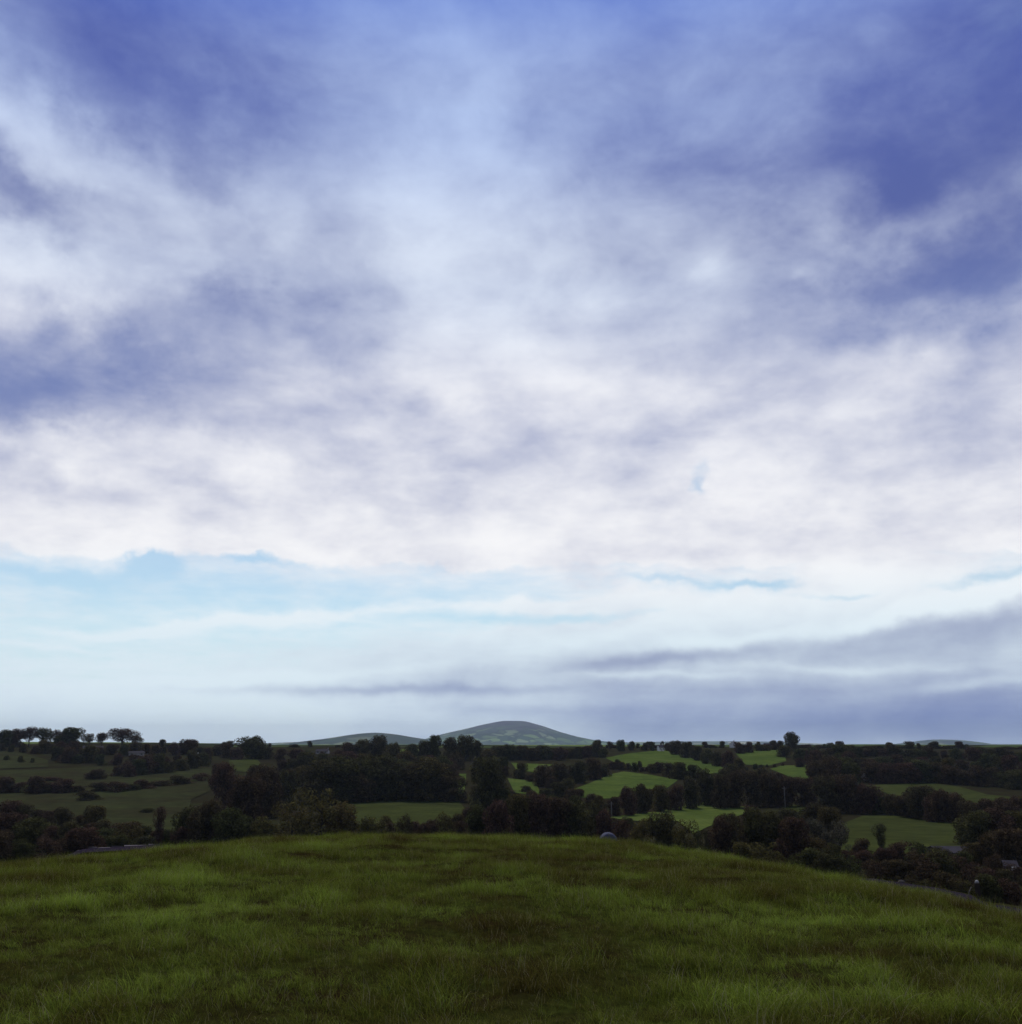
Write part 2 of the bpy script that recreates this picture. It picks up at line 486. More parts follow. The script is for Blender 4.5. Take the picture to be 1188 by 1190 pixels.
def hill_mat(name, low, top, z0, z1, cell):
    m, nt, p = new_mat(name)
    tc = nt.nodes.new('ShaderNodeTexCoord')
    mp = N(nt, 'ShaderNodeMapping', inp={'Scale': (1/cell, 1/(cell*1.6), 0.0), 'Rotation': (0, 0, 0.4)})
    wob = N(nt, 'ShaderNodeTexNoise', inp={'Scale': 0.006, 'Detail': 5.0}); nt.links.new(tc.outputs['Object'], wob.inputs['Vector'])
    wv = N(nt, 'ShaderNodeVectorMath', operation='MULTIPLY_ADD'); nt.links.new(wob.outputs['Color'], wv.inputs[0]); wv.inputs[1].default_value = (cell*1.6, cell*1.6, 0); nt.links.new(tc.outputs['Object'], wv.inputs[2])
    nt.links.new(wv.outputs[0], mp.inputs['Vector'])
    vo = N(nt, 'ShaderNodeTexVoronoi', inp={'Scale': 1.0}); nt.links.new(mp.outputs['Vector'], vo.inputs['Vector'])
    vd = N(nt, 'ShaderNodeTexVoronoi', feature='DISTANCE_TO_EDGE', inp={'Scale': 1.0}); nt.links.new(mp.outputs['Vector'], vd.inputs['Vector'])
    sp = nt.nodes.new('ShaderNodeSeparateColor'); nt.links.new(vo.outputs['Color'], sp.inputs['Color'])
    par = ramp(nt, sp.outputs['Green'], [(i/len(low), c) for i, c in enumerate(low)]); par.color_ramp.interpolation = 'CONSTANT'
    ed = ramp(nt, vd.outputs['Distance'], [(0.03, (0,0,0)), (0.10, (1,1,1))])
    farm = mixc(nt, ed.outputs['Color'], (0.055,0.08,0.055,1), par.outputs['Color'])
    tp = ramp(nt, noise(nt, 0.006, 8, rough=0.65), [(0.35, top[0]), (0.5, top[1]), (0.65, top[2])])
    xyz = nt.nodes.new('ShaderNodeSeparateXYZ'); nt.links.new(tc.outputs['Object'], xyz.inputs['Vector'])
    ns = noise(nt, 0.004, 4)
    ad = N(nt, 'ShaderNodeMath', operation='MULTIPLY_ADD'); nt.links.new(ns, ad.inputs[0]); ad.inputs[1].default_value = (z1-z0)*2.4
    nt.links.new(xyz.outputs['Z'], ad.inputs[2])
    mr = N(nt, 'ShaderNodeMapRange', inp={'From Min': z0+(z1-z0)*0.7, 'From Max': z1+(z1-z0)*1.7}); nt.links.new(ad.outputs[0], mr.inputs['Value'])
    nt.links.new(mixc(nt, mr.outputs['Result'], farm, tp.outputs['Color']), p.inputs['Base Color'])
    p.inputs['Roughness'].default_value = 0.95; p.inputs['Specular IOR Level'].default_value = 0.0
    return m

mm = hill_mat('mountain_cover', [(0.07,0.11,0.075),(0.12,0.18,0.09),(0.06,0.085,0.07),(0.18,0.26,0.11),(0.08,0.11,0.08),(0.11,0.16,0.085),(0.21,0.27,0.15)],
              [(0.060,0.062,0.085),(0.115,0.110,0.125),(0.095,0.135,0.095)], 90, 150, 120.)
hill('mountain', [(440,868),(490,861),(510,854.5),(540,847.5),(565,841.5),(590,837.8),(606,838),(626,842.5),(650,850.5),(672,856.5),(690,860),(740,865),(800,870)], 9800, 2100, mm, 200, 110, 2)
hm = hill_mat('hill_cover', [(0.06,0.10,0.05),(0.11,0.15,0.07),(0.04,0.05,0.04),(0.18,0.21,0.11),(0.05,0.07,0.045)],
              [(0.035,0.04,0.03),(0.06,0.06,0.045),(0.05,0.07,0.035)], 20, 70, 150.)
hill('hills', [(300,872),(345,863),(385,858),(410,854),(436,851.5),(456,853),(480,857),(515,862),(560,872)], 7200, 1300, hm, 120, 60, 5)
hill('hills', [(1010,872),(1045,866),(1070,862),(1090,859.5),(1106,860),(1128,864),(1150,867),(1210,872)], 10500, 1500, hm, 100, 50, 8)
hm2 = hill_mat('plain_cover', [(0.10,0.13,0.06),(0.18,0.22,0.09),(0.06,0.07,0.05),(0.34,0.34,0.18),(0.08,0.10,0.06),(0.44,0.42,0.26)],
               [(0.03,0.04,0.03),(0.05,0.05,0.045),(0.05,0.07,0.035)], 900, 990, 210.)
hill('hills', [(-60,874),(60,868),(150,865),(235,863.5),(300,864),(345,862.5),(430,864),(560,864),(690,863),(760,862),(800,861.5),(870,861.5),(930,863.5),(1010,866),(1090,868),(1190,870),(1260,872)], 13500, 1800, hm2, 220, 40, 12, -20)
hill('hills', [(930,875),(1000,868),(1045,866.5),(1090,868),(1150,868.5),(1190,869.5),(1300,875)], 6500, 900, hm2, 90, 40, 21, -25)

# ------------------------------------------------------------------ trees
def leaf_cloud(pts, nrm, size, seed):
    """many small bent leaf sprays, two triangles each, turned every way but mostly outward"""
    rs_ = np.random.RandomState(seed)
    n = len(pts)
    d = nrm + rs_.normal(0, 0.75, (n, 3)); d /= np.linalg.norm(d, axis=1)[:, None]
    u = np.cross(d, rs_.normal(0, 1, (n, 3))); u /= np.linalg.norm(u, axis=1)[:, None]
    w = np.cross(d, u)
    s = size*rs_.uniform(0.6, 1.35, (n, 1)); e = rs_.uniform(0.45, 0.8, (n, 1))
    a = pts+u*s; c = pts-u*s; b = pts+w*s*e+d*s*0.25; q = pts-w*s*e+d*s*0.25
    co = np.stack([a, b, c, q], 1).reshape(-1, 3)
    k = np.arange(n)[:, None]*4
    f = np.concatenate([k+np.array([[0, 1, 2]]), k+np.array([[0, 2, 3]])], 1).reshape(-1, 3)
    return co, f

def tri_mesh(name, co, f, mat):
    me = bpy.data.meshes.new(name)
    me.vertices.add(len(co)); me.vertices.foreach_set('co', co.ravel().astype(np.float32))
    me.loops.add(len(f)*3); me.loops.foreach_set('vertex_index', f.ravel().astype(np.int32))
    me.polygons.add(len(f)); me.polygons.foreach_set('loop_start', np.arange(0, len(f)*3, 3, dtype=np.int32))
    me.update(calc_edges=True)
    me.materials.append(mat)
    return me

PROTO = {}
def make_proto(kind, var):
    """unit tree: height 1, crown width 1"""
    rs_ = np.random.RandomState(hash((kind, var)) % 1000 if False else sum(map(ord, kind))*7+var*31)
    spec = {'broad': (0.0, 30, 0.22, 0.0), 'tall': (0.0, 28, 0.20, 0.0), 'bush': (0.0, 18, 0.26, 0.0),
            'lollipop': (0.26, 22, 0.20, 0.15), 'column': (0.02, 16, 0.22, 0.0), 'ragged': (0.04, 24, 0.17, 0.15)}[kind]
    z0, nl, lr, gap = spec
    tr = MB()
    top = Vector((rs_.uniform(-.04, .04), rs_.uniform(-.04, .04), 0.72))
    bend = Vector((rs_.uniform(-.04, .04), rs_.uniform(-.04, .04), 0.3))
    tr.tube([(0, 0, -0.03), (0, 0, 0.03), bend, top], [0.045, 0.034, 0.026, 0.008])
    lobes = []
    for i in range(nl):
        ph = rs_.uniform(0, 2*math.pi)
        t = (i+0.5)/nl
        if kind == 'bush':
            zz = 0.05+0.72*t; rr = 0.40*math.sqrt(max(0.05, 1-(zz/0.95)**2))
        elif kind == 'column':
            zz = 0.10+0.80*t; rr = 0.24*math.sin(math.pi*min(1, 0.15+0.85*(1-t)))**0.7
        elif kind == 'lollipop':
            zz = z0+0.12+(0.80-z0)*t; q = (zz-0.58)/0.38; rr = 0.42*math.sqrt(max(0.03, 1-q*q))
        elif kind == 'tall':
            zz = z0+0.06+(0.82-z0)*t; q = (zz-0.40)/0.56; rr = 0.34*math.sqrt(max(0.03, 1-q*q))
        else:
            zz = z0+0.06+(0.80-z0)*t; q = (zz-0.36)/0.58; rr = 0.40*math.sqrt(max(0.03, 1-q*q))
        rr *= rs_.uniform(0.55, 1.08) if i % 4 else rs_.uniform(0.0, 0.5)
        zz += rs_.uniform(-0.05, 0.05)
        R_ = lr*rs_.uniform(0.50, 1.30)
        lobes.append((rr*math.cos(ph), rr*math.sin(ph), min(zz, 0.985-R_*0.8), R_))
    for (x, y, z, R_) in lobes[::3]:
        zs = max(0.10, min(0.6, z-0.22))
        tr.tube([(top.x*zs, top.y*zs, zs), (x*0.5, y*0.5, (zs+z)/2+0.02), (x*0.95, y*0.95, z)], [0.016, 0.010, 0.004], 5)
    P, Nn = [], []
    per = 300
    for (x, y, z, R_) in lobes:
        k = int(per*(R_/0.2)**2)
        v = rs_.normal(0, 1, (k, 3)); v /= np.linalg.norm(v, axis=1)[:, None]
        rad = R_*(0.55+0.5*rs_.rand(k)**0.6+0.22*(rs_.rand(k) < 0.12)*rs_.rand(k))
        # broken, lumpy lobe: leave holes where a coarse noise is low
        hol = np.sin(v[:, 0]*7+x*30)*np.sin(v[:, 1]*7+y*30)*np.sin(v[:, 2]*6+z*30)
        keep = hol > (-0.25+gap*0.5 if gap else -0.45)
        p = v*rad[:, None]*np.array([1, 1, 0.82])+np.array([x, y, z])
        keep &= p[:, 2] > max(0.01, z0*0.85)
        P.append(p[keep]); Nn.append(v[keep]+np.array([0, 0, 0.3]))
    P = np.concatenate(P); Nn = np.concatenate(Nn)
    ext = max(P[:, 0].max()-P[:, 0].min(), P[:, 1].max()-P[:, 1].min())
    sc = 1.0/ext if kind != 'column' else 1.0/ext
    P[:, :2] *= sc
    P[:, 2] *= 0.985/P[:, 2].max()
    co, f = leaf_cloud(P, Nn, 0.024 if kind != 'lollipop' else 0.022, var+5)
    tm = tr.mesh('trunk', True)
    tm.materials.append(M['bark'])
    PROTO[(kind, var)] = (co, f, tm)
NV = {'broad': 4, 'tall': 3, 'bush': 4, 'lollipop': 3, 'column': 1, 'ragged': 3}
for kd, nv in NV.items():
    for v in range(nv): make_proto(kd, v)
_first = {}
TREES = []      # (object, px centre, height px, cluster key)

def copy_tree_thing(root):
    r = root.copy(); COL.objects.link(r)
    for ch in root.children:
        c = ch.copy(); COL.objects.link(c); c.parent = r
    return r

NAMES = {'broad': 'broadleaf_tree', 'tall': 'broadleaf_tree', 'bush': 'hedge_shrub', 'lollipop': 'hedgerow_tree', 'column': 'columnar_tree', 'ragged': 'broadleaf_tree'}
def put_tree(px, base, hpx, wpx, kind, leaf='leaf_dark', cluster=None, D=None):
    P, dist = hit(px, base)
    m_px = math.hypot(P.length, 0)/F*0.96
    h, w = hpx*m_px, wpx*m_px
    var = rnd.randrange(NV[kind])
    key = (kind, var, leaf)
    if key not in _first:
        co, f, tm = PROTO[(kind, var)]
        root = empty(NAMES[kind], (0, 0, 0))
        link_mesh('trunk', tm, None, root)
        link_mesh('crown', tri_mesh('crown', co, f, M[leaf]), None, root)
        _first[key] = root
    else:
        root = copy_tree_thing(_first[key])
    root.location = (P.x, P.y, P.z-0.15)
    root.rotation_euler = (0, 0, rnd.uniform(0, 6.28))
    root.scale = (w, w, h)
    TREES.append((root, px, hpx, cluster, kind, dist))
    return root

CL = {}    # cluster key -> (group, phrase naming where)
def cluster(key, what, where, group, cat='tree'): CL[key] = (what, where, group, cat)

def row(key, pts, hs, spacing, kinds, leaf='leaf_dark', wf=(1.0, 1.5), jit=2.0):
    """a hedge or tree row: px polyline of bases, heights in px along it"""
    L = [0]
    for a, b in zip(pts, pts[1:]): L.append(L[-1]+math.hypot(b[0]-a[0], b[1]-a[1]))
    s = spacing*0.4
    while s < L[-1]:
        x = float(np.interp(s, L, [p[0] for p in pts])); y = float(np.interp(s, L, [p[1] for p in pts])); h = float(np.interp(s, L, hs))
        h *= rnd.uniform(0.62, 1.22)
        put_tree(x, y+rnd.uniform(-jit, jit)*0.5, h, h*rnd.uniform(*wf), rnd.choice(kinds), leaf, key)
        s += spacing*rnd.uniform(0.75, 1.25)

def one(key, *specs):
    for s in specs: put_tree(s[0], s[1], s[2], s[3], s[4], s[5] if len(s) > 5 else 'leaf_dark', key)

def ragged(key, pts, n):
    x = pts[0][0]
    xs_ = sorted(rnd.uniform(pts[0][0], pts[-1][0]) for _ in range(n))
    for x in xs_:
        y = float(np.interp(x, [p[0] for p in pts], [p[1] for p in pts]))
        if rnd.random() < 0.6: h = rnd.uniform(2.5, 4.5); w_ = h*rnd.uniform(3, 6); k = 'bush'
        else: h = rnd.uniform(5.0, 9.0); w_ = h*rnd.uniform(0.8, 1.7); k = rnd.choice(['broad', 'tall'])
        put_tree(x, y, h, w_, k, 'leaf_dark', key)

B, T, S, LP, CO, RG = 'broad', 'tall', 'bush', 'lollipop', 'column', 'ragged'

cluster('sky_left', 'gappy skyline tree', 'on the ridge at far left', 'trees on the left skyline')
one('sky_left', (4,868,19,24,B), (18,868,20,22,B), (33,868,22,18,LP), (48,868,21,24,LP), (64,868,19,14,LP), (82,868,22,36,B), (103,868,15,16,LP), (118,868,16,16,LP), (142,869,22,38,LP), (158,868,13,14,LP), (72,868,17,18,B))
cluster('left_hedge', 'shrubby tree', 'in the thicket under the left skyline trees', 'thicket below the left skyline')
row('left_hedge', [(-5,874),(60,876),(160,878)], [12,13,14], 15, [B,S])
row('left_hedge', [(60,884),(150,891)], [15,20], 15, [B,S])
row('left_hedge', [(2,884),(45,888)], [8,9], 16, [S])
cluster('left_sky2', 'low dark tree', 'on the skyline left of the domed tree', 'trees on the skyline left of the domed tree')
row('left_sky2', [(165,876),(210,877),(258,879)], [11,15,12], 12, [B,T,S])
cluster('left_row', 'rounded dark tree', 'in the slanting row above the brown pasture', 'slanting row above the left pasture')
row('left_row', [(130,904),(180,900),(245,889)], [16,20,15], 13, [B,S], wf=(1.0,1.5))
row('left_row', [(150,890),(248,885)], [12,12], 16, [S,B], wf=(1.0,1.5))
cluster('pasture', 'small dark bush', 'out in the brown left pasture', 'bushes dotted over the left pasture', 'bush')
one('pasture', (112,906,12,26,S), (104,906,8,16,RG), (4,922,18,30,B), (22,922,13,24,RG), (40,923,20,24,B), (56,922,12,26,S), (74,922,16,28,B), (98,931,12,26,RG), (110,930,7,22,S), (92,921,8,24,S), (116,920,11,26,B), (134,921,13,30,RG), (150,919,8,26,S), (166,917,11,28,S), (186,914,7,34,S), (207,912,11,24,B), (216,911,7,26,S), (234,908,10,24,RG), (60,908,5,26,S), (170,945,6,22,S))
cluster('left_wood', 'near-black tree', 'in the wood behind the left crest', 'near wood behind the left crest')
row('left_wood', [(-10,958),(60,960),(115,966)], [24,25,22], 15, [B,T])
row('left_wood', [(-10,985),(60,988),(150,988)], [42,40,26], 22, [B,T,RG])
row('left_wood', [(-15,1004),(40,1004),(175,994)], [40,38,26], 24, [B,S,RG])
row('left_wood', [(100,974),(160,980),(215,988)], [20,18,22], 15, [S,B])
cluster('column', 'slim upright dark tree standing alone', 'beside the near left wood', 'single column tree')
one('column', (184,986,46,15,CO))
cluster('dark_mass', 'tall purple-black tree', 'in the mass left of the olive trees', 'dark mass left of the olive trees')
one('dark_mass', (216,985,46,44,B), (240,988,56,46,B), (262,940,52,34,T), (252,915,27,20,T), (285,965,62,48,B), (306,950,58,44,B), (330,940,46,40,B), (268,990,50,50,B), (300,925,36,34,B))
cluster('olive', 'olive-brown bushy tree', 'behind the crest by the low field', 'olive trees behind the crest')
one('olive', (372,990,72,66,RG,'leaf_olive'), (338,990,56,54,RG,'leaf_olive'), (402,990,56,54,S,'leaf_olive'), (308,990,42,46,S,'leaf_olive'), (430,990,42,46,RG,'leaf_olive'), (286,990,30,40,S,'leaf_olive'))
cluster('dome', 'dome-shaped dark tree', 'on the skyline left of the mountain', 'domed skyline tree')
one('dome', (293,882,27,38,B), (263,881,17,17,B), (275,883,14,22,S), (312,882,14,20,S))
cluster('wood_back', 'dark tree', 'at the back of the left centre wood', 'rear of the left centre wood')
row('wood_back', [(320,885),(400,885)], [12,18], 15, [B,S])
row('wood_back', [(320,897),(400,896),(470,896),(530,896)], [17,22,20,20], 17, [B,T])
row('wood_back', [(330,912),(420,912),(535,908)], [24,30,26], 19, [B,T])
cluster('wood_front', 'large rounded tree', 'along the front of the left centre wood', 'front of the left centre wood')
row('wood_front', [(365,934),(440,931),(530,931)], [44,46,42], 21, [B,T,B])
cluster('sky_mid', 'dark skyline tree', 'before the foot of the mountain', 'skyline trees before the mountain')
one('sky_mid', (405,882,20,26,B), (422,882,24,24,B), (440,882,29,26,B), (458,884,22,18,B), (478,884,20,20,T), (492,884,24,18,T), (505,884,31,20,B), (523,884,28,22,T), (541,884,31,26,B), (556,884,24,18,T), (466,892,16,20,S), (498,893,16,22,B), (530,894,20,22,B), (515,903,26,26,B))
cluster('big_mid', 'big rounded tree', 'right of the low centre field', 'big middle tree')
one('big_mid', (566,944,66,56,B))
row('big_mid', [(548,930),(600,950)], [34,26], 24, [B,S])
cluster('sky_row', 'small skyline tree', 'between the mountain and the oval field', 'skyline row right of the mountain')
row('sky_row', [(565,885),(640,883),(705,880)], [17,16,16], 11, [B,T,B])
one('sky_row', (694,872,13,12,LP), (709,873,12,10,LP), (722,873,14,12,B), (734,872,11,10,T), (750,872,9,10,B), (759,873,8,8,S), (770,869,8,6,S))
cluster('mid_bushes', 'dark bush', 'among the small middle field scraps', 'bushes between the middle field scraps', 'bush')
one('mid_bushes', (596,930,12,22,S), (616,932,14,24,S), (636,930,14,24,S), (672,926,10,20,S), (690,936,14,22,S), (665,936,20,26,B), (588,902,12,16,S), (606,905,20,20,B), (618,909,10,16,S), (640,916,14,20,S), (610,921,8,18,S), (584,893,14,18,B), (650,926,18,24,B), (632,900,10,18,S))
cluster('clump', 'rounded dark tree', 'in the clump left of the middle field', 'clump left of the middle field')
one('clump', (632,914,26,28,B), (652,912,26,26,B), (672,910,27,26,B), (690,906,26,26,B), (703,903,16,18,S), (660,920,16,22,S))
cluster('hedge_up', 'hedge bush', 'under the upper oval field', 'hedge under the oval field', 'bush')
row('hedge_up', [(703,893),(735,896),(770,899)], [8,9,11], 8, [S,B])
one('hedge_up', (776,902,16,20,S), (790,905,20,26,B), (805,905,17,20,B), (718,891,9,10,S), (743,893,9,8,S))
cluster('row_mid', 'leafy dark tree', 'between the middle field and pale lower field', 'tree row above the pale field')
one('row_mid', (698,950,26,18,T), (714,949,24,18,B), (731,948,34,22,T), (748,946,36,26,B), (768,944,32,26,B), (787,942,30,24,B), (803,940,38,26,B), (820,936,44,26,B), (835,936,38,26,B), (842,915,22,22,B))
cluster('crest_mid', 'wide maroon tree', 'straight behind the middle of the crest', 'trees behind the middle of the crest')
one('crest_mid', (556,985,50,40,B), (578,988,58,44,B), (602,986,64,46,B), (626,986,64,46,B), (648,984,58,44,B), (668,984,54,40,B), (688,982,50,38,RG), (706,985,44,32,S), (470,990,44,26,RG), (454,988,32,26,S), (492,990,34,26,S), (518,990,46,30,RG), (428,972,20,24,S), (446,976,28,26,S), (484,976,22,24,S), (502,978,26,24,B), (546,962,24,24,S), (532,975,30,24,B), (536,988,34,26,S), (640,950,26,34,B), (612,945,22,30,S), (668,946,22,28,B))
cluster('bale_trees', 'dark brown tree', 'just right of the grey bale', 'trees right of the grey bale')
one('bale_trees', (728,992,40,28,RG), (748,994,44,34,RG,'leaf_olive'), (772,996,52,42,B), (796,998,44,34,RG,'leaf_olive'), (716,970,20,20,S), (732,964,16,20,S))
cluster('gap_shrub', 'thin shrub', 'in the gap below the pale field', 'shrubs in the gap below the pale field', 'bush')
one('gap_shrub', (822,998,34,18,RG), (812,985,20,14,RG))
cluster('crest_right', 'dense dark tree', 'behind the crest under the pale field', 'trees behind the right part of the crest')
one('crest_right', (840,1004,54,34,B), (858,1004,54,36,RG), (880,1004,64,44,B), (902,1006,62,42,B), (848,975,30,26,B), (872,960,24,28,S), (924,1010,58,44,B), (866,1010,30,40,S,'leaf_olive'), (892,1014,34,44,RG,'leaf_olive'), (918,970,30,30,B), (938,965,26,28,B))
cluster('row_right', 'broad dark tree', 'along the top right of the pale field', 'tree row along the top of the pale field')
one('row_right', (838,940,40,24,B), (856,939,44,30,B), (876,938,42,30,B), (896,938,40,28,B), (916,938,36,30,B), (938,938,34,28,B), (866,912,18,22,S), (884,910,18,22,B), (903,912,14,20,S), (852,905,18,22,B), (928,915,12,24,S))
cluster('hedge_gap', 'low hedge bush', 'between the two small upper right fields', 'hedge between the small upper right fields', 'bush')
cluster('ridge', 'tiny far tree', 'on the far ridge under the right sky', 'tiny trees along the far right ridge')
ragged('ridge', [(690,869.5),(860,869),(1000,869.5),(1200,871)], 78)
cluster('ridge_left', 'tiny far tree', 'on the far ridge left of the mountain', 'tiny trees along the far left ridge')
ragged('ridge_left', [(160,868),(260,868),(400,868.5)], 18)
row('hedge_gap', [(855,896),(893,892),(918,889)], [9,5,5], 9, [S])
cluster('sky_right', 'dark skyline tree', 'between the oval field and lone domed tree', 'skyline trees right of the oval field')
one('sky_right', (785,877,17,16,B), (798,881,19,16,B), (810,884,18,16,B), (822,888,18,16,T), (834,891,18,16,B), (847,894,22,20,B), (860,897,16,18,S), (859,876,14,16,B), (870,875,12,12,S), (880,873,9,14,S), (890,873,8,12,S), (900,872,9,12,S), (791,873,12,10,LP), (776,873,10,8,T))
cluster('landmark', 'domed tree', 'at the tall landmark on the right skyline', 'landmark tree')
one('landmark', (921,873,23,20,B), (912,880,14,18,B), (930,884,14,16,B))
cluster('wood_right', 'dark tree', 'in the long wood under the right skyline', 'long wood under the right skyline')
row('wood_right', [(932,882),(1000,880),(1100,882),(1195,886)], [14,13,13,13], 10, [B,S,B])
row('wood_right', [(925,892),(1000,896),(1100,896),(1195,902)], [16,20,20,20], 14, [B,T])
row('wood_right', [(960,906),(1010,910),(1100,910),(1195,918)], [22,26,22,22], 17, [B,T,B])
cluster('right_block', 'heavy dark tree', 'left of the two right-hand fields', 'block left of the right fields')
one('right_block', (950,922,38,30,B), (970,915,34,30,T), (990,916,30,26,B), (962,945,42,34,B), (985,945,44,36,B), (1008,946,34,34,B), (948,968,34,30,B), (966,975,36,32,B), (1025,945,24,30,S), (1040,948,24,26,B))
cluster('right_hedge', 'rounded dark tree', 'between the two right-hand fields', 'row between the right fields')
one('right_hedge', (1056,951,30,28,B), (1074,953,38,40,B), (1094,956,36,34,B), (1112,957,32,28,B), (1128,960,28,30,B), (1146,960,30,30,B), (1110,940,18,20,S), (1165,955,26,30,B), (1185,960,32,32,B))
cluster('right_edge', 'black-brown tree', 'in the wood at the right edge', 'dark wood at the right edge')
row('right_edge', [(1130,982),(1200,985)], [36,38], 22, [B,T])
row('right_edge', [(1128,1005),(1200,1010)], [34,36], 22, [B,RG])
cluster('silver', 'greyish small tree', 'at the corner of the lower right field', 'greyish trees by the lower right field')
one('silver', (948,985,34,30,RG,'leaf_silver'), (976,990,34,26,RG,'leaf_silver'), (964,990,22,24,S,'leaf_silver'))
cluster('cone', 'small upright dark tree standing alone', 'inside the lower right field', 'tree in the lower right field')
one('cone', (1025,987,28,17,CO))
cluster('low_right', 'near-black tree', 'in the valley behind the right slope', 'valley trees behind the right slope')
row('low_right', [(940,1010),(1000,1008),(1060,1004),(1110,1010)], [36,30,26,20], 20, [B,S,RG])
row('low_right', [(930,1022),(1010,1030),(1100,1034),(1200,1040)], [34,40,40,36], 24, [B,RG,S])
one('low_right', (1158,1026,30,26,RG), (1184,1028,22,24,S), (1092,1016,20,24,S), (1120,1012,22,24,B), (1070,1012,22,26,S), (1004,1000,24,26,S), (1040,1002,18,24,S))
row('low_right', [(1040,1040),(1110,1046),(1200,1056)], [28,30,30], 24, [S,RG])

# ---- label every tree so that it can be told from its neighbours
ORD = ['first', 'second', 'third', 'fourth', 'fifth', 'sixth', 'seventh', 'eighth', 'ninth', 'tenth', 'eleventh', 'twelfth', 'thirteenth', 'fourteenth', 'fifteenth', 'sixteenth']
by = {}
for t in TREES: by.setdefault(t[3], []).append(t)
for key, ts in by.items():
    what, where, group, cat = CL[key]
    ts.sort(key=lambda t: t[1])
    n = len(ts)
    if n == 1:
        tag(ts[0][0], f'{what} {where}', cat); continue
    tallest = max(ts, key=lambda t: t[2]); lowest = min(ts, key=lambda t: t[2])
    for i, t in enumerate(ts):
        o = t[0]
        w_ = what
        if i == 0: lab = f'leftmost {w_} {where}'
        elif i == n-1: lab = f'rightmost {w_} {where}'
        elif t is tallest: lab = f'tallest {w_} {where}'
        elif t is lowest: lab = f'lowest {w_} {where}'
        elif n <= 16: lab = f'{ORD[i]} {w_} from the left {where}'
        else: lab = f'middling {w_} {where}, not at either end'
        tag(o, lab, cat, group)

# far hedges and copses on the plain beyond the skyline: one mass
def far_hedges():
    co, f, tm = PROTO[('bush', 0)]
    rs_ = np.random.RandomState(4)
    CO_, F_ = [], []
    sub = rs_.choice(len(f)//2, 260, replace=False)
    base = co.reshape(-1, 4, 3)[sub]
    n = 0
    ctr = base.mean(1, keepdims=True)
    base = ctr+(base-ctr)*3.0
    for _ in range(620):
        d = 1700*math.exp(rs_.rand()*1.3); a = R(rs_.uniform(-30, 30))
        L = rs_.uniform(2, 7); th = rs_.uniform(-0.5, 0.5)
        x0, y0 = d*math.sin(a), d*math.cos(a)
        for q in range(int(L)):
            x = x0+q*11*math.cos(th); y = y0+q*11*math.sin(th)
            h = rs_.uniform(4, 10)
            p = base*np.array([h*1.6, h*1.6, h])+np.array([x, y, terrain(x, y)-0.3])
            CO_.append(p.reshape(-1, 3))
            m_ = len(sub)
            k = np.arange(m_)[:, None]*4+n
            F_.append(np.concatenate([k+np.array([[0, 1, 2]]), k+np.array([[0, 2, 3]])], 1).reshape(-1, 3))
            n += m_*4
    me = tri_mesh('distant_hedgerows', np.concatenate(CO_), np.concatenate(F_), M['leaf_dark'])
    tag(link_mesh('distant_hedgerows', me), 'distant dark hedgerows and copses over the plain beyond the skyline', 'hedgerow', None, 'stuff')
far_hedges()

